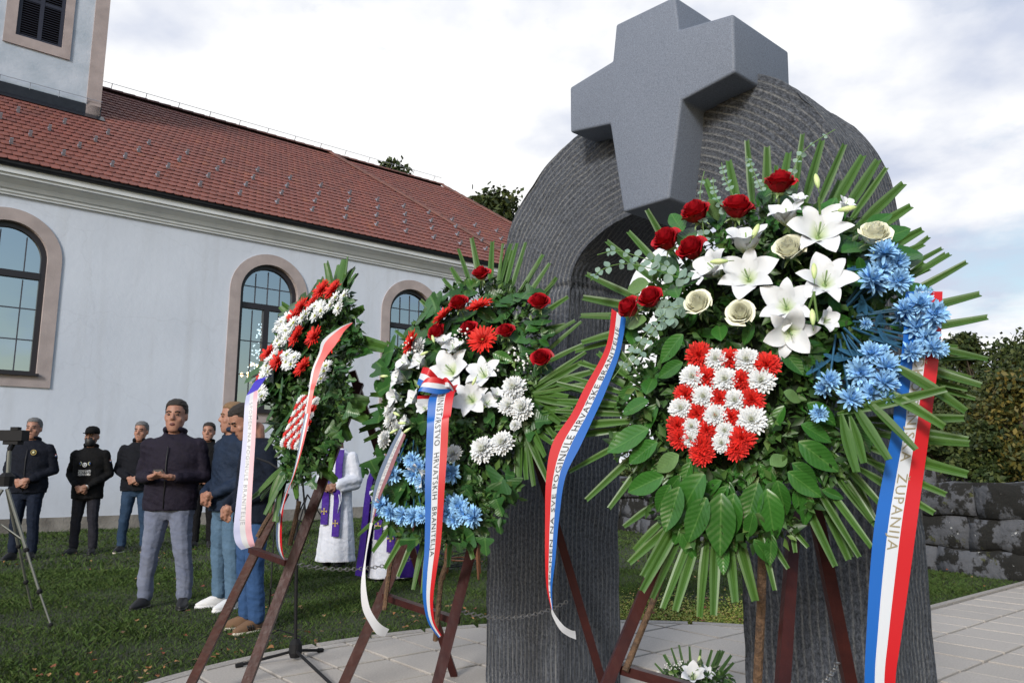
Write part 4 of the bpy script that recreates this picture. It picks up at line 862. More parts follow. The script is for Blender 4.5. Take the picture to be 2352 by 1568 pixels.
# ---------------------------------------------------------------- ribbons
def rib_m(name, c, rough=.42): return mat(name, c, rough, spec=.5)
RB = {'r': rib_m('ribbon_red', (.54, .009, .016)), 'w': rib_m('ribbon_white', (.62, .65, .71)), 'b': rib_m('ribbon_blue', (.008, .115, .46)), 'p': rib_m('ribbon_pink_back', (.62, .36, .42)), 'l': rib_m('ribbon_lilac_back', (.42, .44, .64)), 's': rib_m('ribbon_silver_back', (.55, .56, .60), .35), 'v': rib_m('ribbon_violet', (.035, .02, .42)), 'g': rib_m('ribbon_grey_blue', (.10, .15, .25)), 'd': rib_m('ribbon_dusky_red', (.24, .09, .12)), 'o': rib_m('ribbon_light_red', (.75, .13, .12))}
ink = {'k': mat('black_ink', (.03, .03, .035), .6), 'g': mat('gold_ink', (.30, .26, .17), .5), 'm': mat('mirrored_ink', (.36, .36, .40), .6)}
def ribbon(parent, pts, stripes, text=None, n=60, name='ribbon'):
    C = cr(pts, n); Lp = [at(c[0], c[1], c[4]) for c in C]; Rp = [at(c[2], c[3], c[5] if len(c) > 5 else c[4]) for c in C]; mb = MB()
    fr = [0]+[f_ for _, f_ in stripes]
    for k, (cname, f1) in enumerate(stripes):
        f0 = fr[k]; mb.grid([[Lp[i].lerp(Rp[i], f0+(f1-f0)*j/2) for j in range(3)] for i in range(n)], k)
    o = mb.build(name, [RB[c_] for c_, _ in stripes], parent, smooth=True)
    if text:
        string, inkc, a0, a1, f0, f1, up = text; cen = [Lp[i].lerp(Rp[i], .5) for i in range(n)]; ds = [0]
        for i in range(1, n): ds.append(ds[-1]+(cen[i]-cen[i-1]).length)
        def S_(d, f_):
            d = min(max(d, 0), ds[-1]-1e-6); i = int(np.searchsorted(ds, d))-1; i = max(0, min(i, n-2)); q = (d-ds[i])/(ds[i+1]-ds[i]); L_ = Lp[i].lerp(Lp[i+1], q); R_ = Rp[i].lerp(Rp[i+1], q); p = L_.lerp(R_, f_)
            nn = (Rp[i]-Lp[i]).cross(cen[i+1]-cen[i]).normalized(); nn = nn if nn.dot(CAM-p) > 0 else -nn; return p+nn*.0015
        cu = D.curves.new('t', 'FONT'); cu.body = string; cu.resolution_u = 2; cu.space_character = 1.15; to = D.objects.new('t', cu); COL.objects.link(to); bpy.context.view_layer.update()
        me = D.meshes.new_from_object(to.evaluated_get(bpy.context.evaluated_depsgraph_get())); D.objects.remove(to); co = np.zeros(len(me.vertices)*3); me.vertices.foreach_get('co', co); co = co.reshape(-1, 3)
        w_ = co[:, 0].max(); h_ = .72; T_ = ds[-1]
        for v, c_ in zip(me.vertices, co):
            xx = c_[0]/w_; yy = c_[1]/h_
            v.co = S_((a0+(a1-a0)*xx)*T_, f0+(f1-f0)*yy) if not up else S_((a1-(a1-a0)*xx)*T_, f1-(f1-f0)*yy)
        me.name = 'lettering'; me.materials.append(ink[inkc]); lt = D.objects.new('lettering', me); COL.objects.link(lt); lt.parent = o; lt.location = -wloc(o)
    return o
# ================================================================ large front wreath
def c2l(x, y): return c2(x, y)
B = Wreath('wreath', 'largest front wreath with blue chrysanthemums at right and a red and white chequered shield', (1790, 800, 2.36), (-.33, -.9, .26), c1, .4922)
def off2(x, y): return (x, y+1120)          # c2 crop -> c1 crop coordinates
polyB = [(520, 1010), (480, 850), (640, 730), (840, 610), (900, 470), (1000, 420), (1200, 370), (1450, 420), (1620, 490), (1740, 600), (1800, 700), (1790, 900), (1700, 1050), (1640, 1200), (1560, 1380), (1560, 1640), (1420, 1770), (1240, 1950), (1000, 1990), (800, 1960), (660, 1880), (540, 1700), (440, 1500), (460, 1300), (500, 1180)]
B.foam([(600, 1010), (620, 880), (760, 790), (860, 660), (920, 560), (1020, 490), (1200, 440), (1430, 480), (1560, 540), (1660, 620), (1720, 720), (1700, 900), (1620, 1050), (1560, 1200), (1480, 1380), (1460, 1560), (1380, 1680), (1200, 1780), (1000, 1800), (820, 1780), (680, 1700), (600, 1600), (540, 1450), (550, 1300), (580, 1150)])
tipsB = [((870, 245), (960, 520)), ((970, 175), (1030, 480)), ((1065, 115), (1090, 480)), ((1155, 150), (1150, 480)), ((1240, 120), (1210, 450)), ((1325, 85), (1260, 450)), ((1410, 95), (1310, 450)), ((1515, 115), (1370, 450)), ((1600, 165), (1440, 440)), ((1670, 185), (1490, 470)), ((1705, 240), (1530, 480)), ((1790, 295), (1560, 510)), ((1825, 400), (1600, 540)), ((1890, 495), (1650, 640)), ((1885, 565), (1640, 700)), ((2005, 600), (1720, 800)), ((2080, 680), (1730, 850)), ((2145, 810), (1720, 920)), ((2175, 945), (1730, 985)), ((2190, 1090), (1740, 1030)), ((2150, 1235), (1730, 1110)),
         ((2070, 1390), (1600, 1395)), ((2090, 1530), (1600, 1450)), ((2085, 1660), (1600, 1520)), ((1985, 1750), (1560, 1560)), ((1930, 1830), (1540, 1600)), ((2090, 1490), (1640, 1420)),
         ((600, 435), (740, 680)), ((505, 510), (720, 760)), ((405, 565), (690, 800)), ((315, 740), (650, 870)), ((295, 828), (640, 890)), ((283, 912), (600, 915)), ((280, 1010), (620, 960)), ((250, 1060), (640, 985))]
for tp_, bs_ in tipsB: B.blade(tp_, bs_, random.uniform(-.03, .0), random.uniform(.033, .039))
for tp_, bs_ in [((410, 1010), (560, 1200)), ((360, 1075), (560, 1240)), ((290, 1115), (540, 1270)), ((230, 1185), (560, 1300)), ((180, 1240), (560, 1320)), ((170, 1300), (580, 1340)), ((175, 1365), (580, 1375)), ((155, 1425), (580, 1400)), ((150, 1485), (560, 1430)), ((220, 1630), (570, 1460)), ((310, 1770), (600, 1500)), ((410, 1800), (700, 1440)), ((485, 1895), (640, 1780)), ((520, 1990), (700, 1840)), ((510, 2065), (720, 1870)), ((330, 1150), (600, 1290)), ((240, 1330), (560, 1350)), ((270, 1130), (560, 1210))]: B.blade(tp_, bs_, random.uniform(-.02, .03), random.uniform(.024, .03))
fB = [((580, 2130), (780, 1760)), ((565, 2195), (790, 1800)), ((610, 2225), (800, 1820)), ((665, 2275), (830, 1850)), ((725, 2285), (850, 1860)), ((820, 2305), (880, 1880)), ((905, 2300), (915, 1880)), ((1010, 2250), (955, 1850)), ((1090, 2225), (985, 1820)), ((1195, 2180), (1100, 1850)), ((1250, 2090), (1090, 1840)), ((1330, 1985), (1180, 1800)), ((1285, 2015), (1250, 1780)), ((1475, 2085), (1290, 1700)), ((1580, 2030), (1350, 1660)), ((1640, 1990), (1380, 1640)), ((1700, 1930), (1420, 1600)), ((1650, 1860), (1430, 1560)), ((1700, 1800), (1450, 1540))]
for i, (tp_, bs_) in enumerate(fB): B.blade(tp_, bs_, random.uniform(.0, .03), random.uniform(.032, .040) if i < 9 else .026)
for k in range(46):
    a_ = random.uniform(0, 6.28); c_, s_ = math.cos(a_), math.sin(a_)
    if s_ < -.2 and c_ < .0: continue
    rr_ = random.uniform(.86, 1.0)*(1010 if c_ > 0 else 860); B.blade((1180+c_*rr_*.98, 1150+s_*rr_*1.02), (1180+c_*480+random.uniform(-60, 60), 1130+s_*480+random.uniform(-60, 60)), random.uniform(-.07, -.03), random.uniform(.018, .028))
for tp_, bs_ in [((2095, 1325), (1700, 1120)), ((1975, 1265), (1480, 1370)), ((1975, 1405), (1640, 1230)), ((1855, 1520), (1580, 1270)), ((1720, 1580), (1540, 1300)), ((1560, 1660), (1500, 1370)), ((1610, 1610), (1540, 1380))]: B.blade(tp_, bs_, .16, .036)
B.fill(polyB, 4600, .042, .02)
flow = [(760, 1060), (1200, 1080), (1200, 1480), (1050, 1560), (700, 1540), (680, 1300)]
B.scatter(polyB, 120, 150, LAU[:3], (1180, 1000), (.03, .08), avoid=[flow])
for b_, t_ in [((745, 1710), (680, 1920)), ((870, 1760), (780, 1970)), ((940, 1740), (930, 2035)), ((1110, 1690), (1050, 1900)), ((1150, 1720), (1195, 1965)), ((670, 1660), (495, 1735)), ((600, 1310), (470, 1365)), ((600, 1440), (410, 1550)), ((640, 1500), (500, 1600)), ((1270, 1600), (1400, 1700)), ((1250, 1640), (1410, 1760)), ((1300, 1500), (1490, 1640)), ((1340, 1320), (1480, 1420)), ((1310, 1420), (1460, 1500)), ((1000, 1740), (960, 1970)), ((860, 1650), (700, 1880)), ((1200, 1680), (1240, 1850)), ((1090, 1830), (1060, 1950)), ((700, 1700), (630, 1830)), ((760, 1000), (650, 1130)), ((760, 1130), (640, 1200)), ((940, 1030), (920, 930)), ((1090, 940), (1040, 1050)), ((1220, 1060), (1320, 1190)), ((1660, 560), (1820, 510)), ((1720, 640), (1895, 600)), ((1760, 820), (1935, 780)), ((1580, 640), (1600, 720)), ((760, 520), (705, 440)), ((760, 600), (800, 470)), ((740, 830), (700, 740)), ((760, 780), (830, 700)), ((1440, 820), (1500, 900)), ((590, 1280), (620, 1180)), ((1500, 620), (1640, 560)), ((1540, 770), (1690, 700))]: B.leaf(b_, t_, .12, LAU[:3], 1.2, nj=.2, l2=.08)
for b_, t_ in [((600, 760), (490, 790)), ((590, 930), (490, 960)), ((740, 1560), (630, 1640)), ((1170, 1610), (1250, 1560)), ((1110, 1830), (1120, 1900)), ((1230, 1270), (1320, 1310)), ((880, 370), (930, 470))]: B.leaf(b_, t_, .12, [LAU[3]], 1.2, nj=.2)
for x, y, r, tx, ty in [(1215, 280, 70, .2, .75), (1015, 395, 72, .25, .55), (815, 420, 68, -.45, .6), (675, 550, 66, -.6, .35), (795, 592, 68, -.5, .2), (605, 822, 60, -.5, .3), (500, 872, 56, -1.1, .05)]:
    B.flower('rose', x, y, r*1.22, tx*1.2, ty+.55, .14, sq=1.15); B.stem((x+(1180-x)*.35, y+(900-y)*.35), (x, y+15), .0035, None, .02, .1)
for x, y, r, tx, ty in [(1255, 590, 82, 0, .35), (1660, 522, 82, .3, .55), (828, 848, 72, -.15, .2), (1028, 895, 72, 0, 0)]: B.flower('wrose', x, y, r*1.08, tx-.1, ty+.05, .16, sq=1.1)
for k, x, y, r, tx, ty in [('lily', 1400, 490, 165, .1, .1), ('lilyc', 1240, 430, 125, -.2, 1.1), ('lilyc', 1055, 545, 145, .0, 1.2), ('lily', 1055, 705, 150, -.1, .05), ('lilyc', 885, 680, 130, -1.0, .5), ('lily', 1430, 720, 145, .1, .15), ('lily', 1235, 845, 140, -.1, 0), ('lily', 1265, 1000, 130, .1, -.65), ('lilyc', 1440, 930, 80, .6, -.2), ('lilyc', 1300, 365, 60, .1, .9), ('lilyc', 1525, 385, 60, .6, .5)]: B.flower(k, x, y, r*1.08, tx, ty, .17)
for a in [(1385, 285, 1400, 360), (1525, 415, 1450, 430), (1098, 520, 1070, 580), (930, 660, 1010, 655), (1372, 705, 1375, 800), (1365, 920, 1370, 1000)]: B.bud(*a, 44, .21)
for a, b_ in [((1375, 800), (1340, 900)), ((1395, 360), (1400, 440)), ((1370, 800), (1390, 940))]: B.stem(a, b_, .004, None, .19, .15)
for x, y, r in [(1700, 620, 58), (1762, 665, 50), (1640, 740, 62), (1765, 752, 58), (1690, 690, 50), (1798, 885, 52), (1870, 860, 60), (1935, 905, 60), (1850, 965, 60), (1895, 1020, 55), (1925, 1060, 48), (1825, 1082, 48), (1640, 1090, 55), (1705, 1150, 62), (1590, 1180, 60), (1700, 1225, 60), (1640, 1275, 62), (1540, 1300, 58), (1445, 1215, 48), (1612, 950, 28), (1720, 1290, 40)]:
    B.flower('bmum', x, y, r*1.12, random.uniform(-.1, .6), random.uniform(-.5, .5), .16+random.uniform(-.02, .02), sq=1.2)
    if r > 45: B.flower('bmum', x+random.uniform(-45, 45), y+random.uniform(-45, 45), r*.95, random.uniform(-.5, .9), random.uniform(-.8, .8), .12, sq=1.2)
    if r > 30: B.stem((1480+(x-1480)*.2, 930+(y-930)*.25), (x, y), .0035, blustem_m, .06, .13)
B.flower('bmum', 1395, 1368, 44, .1, -.5, .15)
for k in range(14):
    x, y = random.choice([(1600, 700), (1660, 920), (1700, 1040), (1540, 1100), (1480, 1130), (1560, 1220), (1620, 860), (1400, 1160)]); a = random.uniform(0, 6.28)
    o_ = B.leaf((x, y), (x+math.cos(a)*70, y+math.sin(a)*55), .10, IVY, 1); o_.material_slots[0].link = 'OBJECT'; o_.material_slots[0].material = blustem_m; o_.name = 'dyed_leaf'
sh_r = [(833, 1095, 68), (980, 1115, 60), (1150, 1145, 72), (868, 1200, 62), (1030, 1215, 58), (772, 1280, 58), (930, 1300, 60), (1080, 1305, 66), (825, 1370, 58), (985, 1385, 55), (735, 1425, 58), (872, 1445, 56), (745, 1485, 58), (850, 1520, 66), (1035, 1485, 72), (850, 1560, 60), (1010, 1535, 60), (905, 1400, 40)]
sh_w = [(913, 1115, 60), (1055, 1118, 68), (803, 1198, 64), (955, 1210, 68), (1125, 1215, 72), (855, 1290, 62), (1002, 1308, 62), (750, 1345, 62), (912, 1380, 66), (1080, 1400, 78), (800, 1430, 52), (955, 1450, 52), (795, 1488, 48), (940, 1508, 52)]
for x, y, r in sh_r: B.flower('rmum', x, y, r*.98, 0, .0, .117, sq=.85)
for x, y, r in sh_w: B.flower('wmum', x, y, r*.96, 0, .05, .120, sq=.85)
for p in [[(790, 735), (680, 680), (560, 640), (450, 610), (360, 630)], [(760, 740), (600, 690), (480, 670), (380, 700), (330, 750)], [(760, 870), (680, 900), (600, 980), (540, 1060), (430, 1210)], [(720, 920), (640, 960), (560, 1090), (480, 1170)], [(860, 560), (850, 450), (840, 340), (860, 240)], [(1010, 380), (960, 280), (940, 200)], [(1130, 330), (1090, 240), (1060, 170)], [(1240, 330), (1280, 220), (1340, 130), (1470, 45)], [(640, 880), (720, 870), (780, 860)], [(960, 430), (910, 350), (900, 270)]]: B.sprig(p, .030 if p[0][0] < 800 else .020, n=9 if p[0][0] < 800 else 7)
rb = B.e
ribbon(rb, [c1(1800, 800)+c1(1972, 800)+(2.12,), c1(1785, 1050)+c1(1962, 1040)+(2.11,), c1(1745, 1350)+c1(1928, 1330)+(2.10,), c2(1740, 300)+c2(1918, 290)+(2.09,), c2(1690, 560)+c2(1880, 560)+(2.10,), c2(1655, 760)+c2(1850, 780)+(2.08,), c2(1632, 1000)+c2(1812, 1060)+(2.07,), c2(1618, 1250)+c2(1775, 1320)+(2.06,), c2(1608, 1480)+c2(1752, 1500)+(2.06,), c2(1612, 1750)+c2(1760, 1750)+(2.07,)],
       [('b', .33), ('w', .64), ('r', 1)], ('LIČKO-SENJSKA  ŽUPANIJA', 'g', .13, .615, .36, .62, False), 70)
ribbon(rb, [c1(428, 880)+c1(495, 925)+(2.50,), c1(400, 1060)+c1(465, 1090)+(2.48,), c1(300, 1250)+c1(400, 1265)+(2.46,), c2(240, 250)+c2(345, 265)+(2.44,), c2(150, 390)+c2(282, 400)+(2.42,), c2(121, 560)+c2(212, 545)+(2.41,), c2(117, 740)+c2(182, 740)+(2.41,), c2(117, 920)+c2(166, 920)+(2.41,), c2(124, 1060)+c2(150, 1060)+(2.42,), c2(146, 1160)+c2(153, 1165)+(2.43,)],
       [('r', .36), ('w', .66), ('b', 1)], ('U SPOMEN NA SVE POGINULE HRVATSKE BRANITELJE', 'k', .05, .965, .38, .64, True), 70)
ribbon(rb, [c2(146, 1160)+c2(153, 1165)+(2.43,), c2(150, 1190)+c2(170, 1195)+(2.435,), c2(185, 1255)+c2(205, 1238)+(2.44,), c2(222, 1285)+c2(238, 1258)+(2.45,), c2(262, 1302)+c2(258, 1262)+(2.46,)], [('s', 1)], None, 20)
for p in [[(1752, 1225, 2.33), (1748, 1400, 2.36), (1738, 1600, 2.38), (1736, 1800, 2.4)], [(1568, 1195, 2.58), (1500, 1380, 2.50), (1436, 1540, 2.43)]]:
    mb = MB(); P = [at(*q) for q in p]; d = P[-1]-P[-2]; P[-1] = P[-1] if p[0][0] < 1700 else P[-2]+d*((P[-2].z-.02)/-d.z); mb.tube(P, .0135 if p[0][0] > 1700 else .010, 10); mb.build('stake', stick_m, B.e)
# ================================================================ middle wreath
def g3(x, y): return (514.5+x*.3673, 514.5+y*.3673)
def g4(x, y): return (404.25+x*.4142, 918.75+y*.4142)
Mw = Wreath('wreath', 'middle wreath of red gerberas and roses over white lilies with ribbon down its front', (1080, 880, 3.45), (-.42, -.86, .28), m1, .2344)
for i, (tp_, bs_) in enumerate([((1570, 105), (1610, 460)), ((1665, 85), (1665, 460)), ((1465, 155), (1560, 430)), ((1410, 260), (1540, 470)), ((1350, 325), (1500, 500)), ((1770, 95), (1700, 480)), ((1825, 110), (1740, 470)), ((1885, 115), (1770, 490)), ((1985, 180), (1820, 500)), ((2035, 245), (1850, 520)), ((2090, 350), (1900, 560)), ((2150, 455), (1930, 600)), ((2110, 610), (1930, 690)), ((2170, 580), (1930, 780)), ((2225, 600), (1960, 850)), ((2235, 740), (1950, 900)),
                  ((1245, 490), (1400, 640)), ((1300, 430), (1440, 560)), ((1070, 665), (1280, 830)), ((1015, 735), (1250, 880)), ((990, 830), (1200, 920)), ((935, 990), (1180, 1030)), ((890, 1045), (1150, 1080)), ((888, 1130), (1150, 1110)), ((835, 1200), (1130, 1130)), ((830, 1285), (1130, 1190)), ((875, 1355), (1130, 1230)), ((905, 1420), (1130, 1290)), ((960, 1440), (1150, 1330))]): Mw.blade(tp_, bs_, random.uniform(-.03, 0), random.uniform(.03, .038), g3)
for k in range(22):
    a_ = random.uniform(-1.3, 1.2); rr_ = random.uniform(900, 1150); Mw.blade((1150+math.cos(a_)*rr_, 1150+math.sin(a_)*rr_*1.1), (1350, 1150+math.sin(a_)*300), random.uniform(-.06, -.02), random.uniform(.02, .03))
for tp_ in [(2260, 800), (2230, 860), (2300, 905), (2330, 960), (2240, 1010), (2150, 1075), (2180, 1130), (2160, 1195), (2130, 1250), (2050, 1310), (2100, 1370)]: Mw.blade(tp_, (1880+random.uniform(-20, 20), 1060+random.uniform(-20, 20)), random.uniform(.02, .06), .038, g3)
for tp_ in [(2140, 230), (2130, 330), (2110, 430), (2050, 530), (1965, 580), (1930, 720), (1897, 950), (1780, 990), (1635, 1045), (1720, 950), (1590, 870), (1850, 860)]: Mw.blade(tp_, (1660+random.uniform(-20, 20), 330+random.uniform(-20, 20)), random.uniform(.02, .05), .033, m2)
for tp_, bs_ in [((985, 735), (1200, 600)), ((1070, 835), (1260, 620)), ((1150, 930), (1340, 620)), ((1230, 975), (1370, 640)), ((1300, 1040), (1400, 680)), ((1350, 1060), (1420, 700)), ((1525, 930), (1520, 640)), ((1630, 870), (1580, 620)), ((1690, 800), (1640, 600)), ((1775, 700), (1640, 480))]: Mw.blade(tp_, bs_, 0, .036, g4)
polyM = [(520, 880), (700, 640), (880, 420), (1100, 330), (1400, 330), (1700, 420), (1850, 600), (1880, 900), (1860, 1200), (1800, 1450), (1820, 1700), (1620, 1960), (1620, 2450), (1400, 2700), (1300, 2880), (1000, 2920), (600, 2860), (280, 2740), (200, 2400), (300, 2000), (280, 1600), (320, 1250), (400, 1000)]
Mw.foam([(620, 1000), (760, 760), (920, 560), (1100, 470), (1400, 470), (1620, 540), (1740, 700), (1750, 1000), (1720, 1300), (1650, 1600), (1600, 1900), (1480, 2200), (1420, 2500), (1200, 2700), (1000, 2760), (640, 2700), (420, 2560), (360, 2300), (420, 1900), (420, 1500), (480, 1200)])
Mw.fill(polyM, 4200, .042, .02)
Mw.scatter(polyM, 130, 170, IVY, (1080, 1400), (.03, .09))
for b_, t_ in [((1230, 600), (1430, 720)), ((1360, 480), (1500, 560)), ((1700, 800), (1880, 760)), ((1380, 1030), (1580, 1120)), ((1830, 900), (1940, 960)), ((1130, 300), (1200, 430))]: Mw.leaf(b_, t_, .1, LAU[:3], 1.3, nj=.2)
for b_, t_ in [((1480, 910), (1330, 1150)), ((1500, 940), (1560, 1180)), ((1500, 1500-620), (1600, 900)), ((380, 950), (420, 1230)), ((180, 740), (240, 900)), ((1400, 300), (1300, 400)), ((90, 850), (180, 850)), ((980, 1350), (1040, 1540)), ((1100, 1360), (1160, 1500)), ((260, 380), (280, 240)), ((330, 300), (250, 420))]: Mw.leaf(b_, t_, .09, IVY, 1.25, m2, .2)
for x, y, r, tx, ty in [(1262, 235, 92, .2, .7), (1040, 525, 100, 0, .5), (820, 815, 100, -.6, .3), (1140, 775, 92, 0, .35), (1505, 800, 92, .2, .4), (1835, 512, 108, .35, .3), (1855, 1068, 108, .2, 0)]:
    Mw.flower('rose', x, y, r*1.15, tx, ty+.3, .13, sq=1.1); Mw.stem((x, y+160), (x, y+30), .0035, None, .05, .1)
for x, y, r, tx, ty in [(1280, 897, 142, .2, 0), (1255, 570, 130, -.1, 1.3), (895, 668, 120, -.9, 1.0), (580, 930, 130, -1.3, .2)]: Mw.flower('ger', x, y, r*1.1, tx, ty, .13)
for k, x, y, r, tx, ty in [('lily', 935, 1165, 225, .1, 0), ('lily', 1265, 1190, 185, .1, .25), ('lily', 1145, 1455, 200, .2, -.05), ('lilyc', 985, 960, 140, .2, .5), ('lilyc', 900, 900, 130, .0, 1.2), ('lilyc', 500, 1130, 150, -1.0, .5), ('lilyc', 440, 1270, 150, -1.1, .2), ('lilyc', 650, 1110, 150, -.7, .4), ('lilyc', 400, 1460, 130, -.9, -.4), ('lilyc', 590, 1470, 130, -.8, .5), ('lilyc', 700, 1560, 110, -.1, .1), ('lilyc', 1340, 1500, 130, .9, .3), ('lilyc', 650, 2230, 170, -.7, -.7), ('lilyc', 1420, 1420, 100, .7, .6), ('lilyc', 520, 1700, 100, -.9, .0)]: Mw.flower(k, x, y, r*1.15, tx, ty, .14)
for a in [(710, 1030, 780, 1000), (315, 1255, 400, 1250), (1200, 1300, 1240, 1220), (795, 890, 820, 980), (435, 1625, 540, 1680), (540, 1785, 620, 1730), (410, 1795, 500, 1750), (490, 1715, 580, 1720)]: Mw.bud(*a, 48, .17)
for x, y, r in [(1585, 1370, 118), (1540, 1545, 100), (1668, 1572, 115), (1600, 1735, 55), (1285, 1975, 128), (1475, 1910, 112), (990, 2015, 85), (655, 960, 85), (385, 1690, 90), (320, 1875, 85), (370, 1600, 75), (440, 1760, 60), (1600, 1450, 80)]: Mw.flower('wmum', x, y, r*1.12, random.uniform(-.2, .2) if x > 900 else -.9, random.uniform(-.1, .3), .12)
for x, y, r in [(400, 2215, 85), (590, 2080, 85), (610, 2200, 105), (690, 2280, 75), (980, 2200, 95), (280, 2510, 85), (370, 2580, 85), (500, 2620, 92), (600, 2630, 90), (690, 2630, 70), (940, 2600, 90), (1050, 2520, 100), (1100, 2600, 90), (1185, 2630, 105), (1000, 2660, 80), (460, 2070, 30), (660, 2140, 70)]:
    Mw.flower('bmum', x, y, r*1.1, random.uniform(-.3, .2), random.uniform(-.6, .1), .13)
    if r > 60: Mw.flower('bmum', x+random.uniform(-70, 70), y+random.uniform(-60, 60), r*.95, random.uniform(-.6, .4), random.uniform(-.8, .3), .10)
    Mw.stem((620+(x-620)*.5, y-200), (x, y-10), .0035, blustem_m, .05, .1)
Mw.gyp([(1650, 1080), (1680, 1180), (1600, 1050), (1050, 860), (1090, 840), (600, 950), (560, 980), (1360, 1160)], 80, 9, .15, sz=.0045)
G = 'w'
ribbon(Mw.e, [(1000, 898, 1052, 882, 3.24), (985, 915, 1043, 905, 3.17), (981, 960, 1035, 955, 3.14)]+[m2(735, 400)+m2(950, 330)+(3.12,), m2(722, 700)+m2(935, 640)+(3.11,), m2(715, 1000)+m2(912, 950)+(3.10,), m2(716, 1300)+m2(892, 1270)+(3.10,), (975, 1260, 1012, 1250, 3.10), (971, 1320, 1003, 1310, 3.10), (972, 1380, 995, 1375, 3.11), (984, 1430, 998, 1425, 3.13), (1008, 1464, 1014, 1458, 3.16)], [('b', .33), ('w', .66), ('r', 1)], ('MINISTARSTVO  HRVATSKIH  BRANITELJA', 'k', .06, .69, .38, .64, False), 70)
ribbon(Mw.e, [(918, 985, 932, 998, 3.3), (894, 1030, 915, 1040, 3.3), (868, 1090, 898, 1085, 3.3), (856, 1140, 874, 1140, 3.3), (850, 1200, 856, 1200, 3.3)], [('g', .36), ('s', .66), ('d', 1)], ('HRVATSKIH BRANITELJA', 'm', .1, .95, .36, .64, False), 30)
ribbon(Mw.e, [(850, 1200, 856, 1200, 3.3), (838, 1280, 841, 1280, 3.28), (829, 1340, 840, 1340, 3.26), (832, 1395, 848, 1390, 3.25), (848, 1430, 862, 1418, 3.25), (866, 1456, 876, 1434, 3.26), (884, 1461, 894, 1444, 3.28)], [('s', 1)], None, 30)
def loop(parent, pts, st): ribbon(parent, pts, st, None, 20, 'bow_loop')
RWB = [('r', .36), ('w', .68), ('b', 1)]
loop(Mw.e, [m1(695, 1165)+m1(635, 1330)+(3.22,), m1(760, 1180)+m1(690, 1360)+(3.18,), m1(840, 1260)+m1(800, 1380)+(3.2,)], RWB)
loop(Mw.e, [m1(960, 1330)+m1(990, 1400)+(3.2,), m1(860, 1270)+m1(850, 1430)+(3.15,), m1(740, 1270)+m1(660, 1400)+(3.15,), m1(680, 1330)+m1(650, 1430)+(3.19,)], RWB)
loop(Mw.e, [m1(760, 1440)+m1(770, 1530)+(3.21,), m1(640, 1450)+m1(640, 1530)+(3.19,), m1(700, 1500)+m1(690, 1560)+(3.2,)], [('r', .4), ('w', 1)])
loop(Mw.e, [m1(870, 1300)+m1(860, 1390)+(3.2,), m1(930, 1270)+m1(950, 1360)+(3.16,), m1(1030, 1400)+m1(1000, 1440)+(3.2,)], [('r', .5), ('w', 1)])
for p in [[(950, 1140, 3.62), (895, 1300, 3.62), (883, 1400, 3.60)], [(1035, 1265, 3.3), (1013, 1330, 3.36), (1000, 1470, 3.42)]]: mb = MB(); mb.tube([at(*q) for q in p], .011, 8); mb.build('stake', stick_m, Mw.e)
# ================================================================ left wreath, seen from its side
Lw = Wreath('wreath', 'left wreath seen obliquely, red gerberas and white daisies with pale ribbon tails', (715, 850, 3.95), (-.62, -.62, .42), l1, .2226)
for tp_, bs_ in [((1245, 105), (1150, 560)), ((1195, 160), (1130, 560)), ((1280, 165), (1160, 560)), ((1305, 225), (1180, 560)), ((1130, 200), (1090, 560)), ((1050, 240), (1050, 560)), ((990, 310), (1010, 560)), ((1340, 330), (1180, 600)), ((1355, 490), (1200, 660)), ((1430, 625), (1200, 760)), ((1385, 860), (1150, 900)), ((1490, 925), (1150, 950)), ((895, 410), (900, 560)), ((700, 630), (760, 780)), ((1215, 120), (1110, 560))]: Lw.blade(tp_, bs_, random.uniform(-.02, .03), .085)
for tp_ in [(450, 180), (400, 240), (375, 340), (345, 405), (355, 480), (350, 560), (470, 150), (430, 210)]: Lw.blade(tp_, (620, 150), 0, .055, l2, BL2)
for tp_ in [(1110, 80), (1130, 165), (1100, 235), (1040, 295), (990, 390), (1090, 40)]: Lw.blade(tp_, (930, 150), -.02, .08, l2)
for tp_, bs_ in [((910, 720), (950, 300)), ((580, 940), (600, 700)), ((740, 850), (660, 640)), ((850, 770), (760, 620))]: Lw.blade(tp_, bs_, -.02, .06, l2)
for tp_ in [(262, 945), (280, 1000), (305, 1045), (322, 1095), (395, 1150), (428, 1155), (290, 920), (350, 1100), (375, 1130)]: Lw.blade(tp_, (530+random.uniform(-30, 30), 700), random.uniform(.0, .04), .06, l2, BL2+BL)
polyL = [(430, 1400), (440, 1180), (530, 980), (680, 760), (870, 530), (1050, 380), (1200, 400), (1330, 520), (1400, 700), (1380, 900), (1480, 1020), (1300, 1150), (1280, 1400), (1260, 1700), (1180, 1950), (1060, 2200), (900, 2400), (700, 2440), (600, 2200), (540, 1950), (480, 1650)]
Lw.foam(polyL, -.03, .05); Lw.fill(polyL, 3400, .042, .02)
Lw.scatter(polyL, 130, 115, IVY, (900, 1300), (.03, .09))
for b_, t_ in [((1300, 1120), (1500, 1040)), ((1200, 1000), (1400, 900)), ((1250, 600), (1330, 520))]: Lw.leaf(b_, t_, .02, LAU[:3], 1.4)
for x, y, r in [(1130, 435, 118), (1010, 440, 118), (800, 610, 110), (730, 700, 100), (750, 915, 115), (935, 915, 115), (1110, 1000, 125), (562, 1165, 110), (815, 1230, 110), (460, 1090, 100), (910, 580, 90), (1060, 1060, 80), (390, 1320, 70)]: Lw.flower('ger', x, y, r*1.12, random.uniform(-.1, .1), random.uniform(-.1, .1), .14)
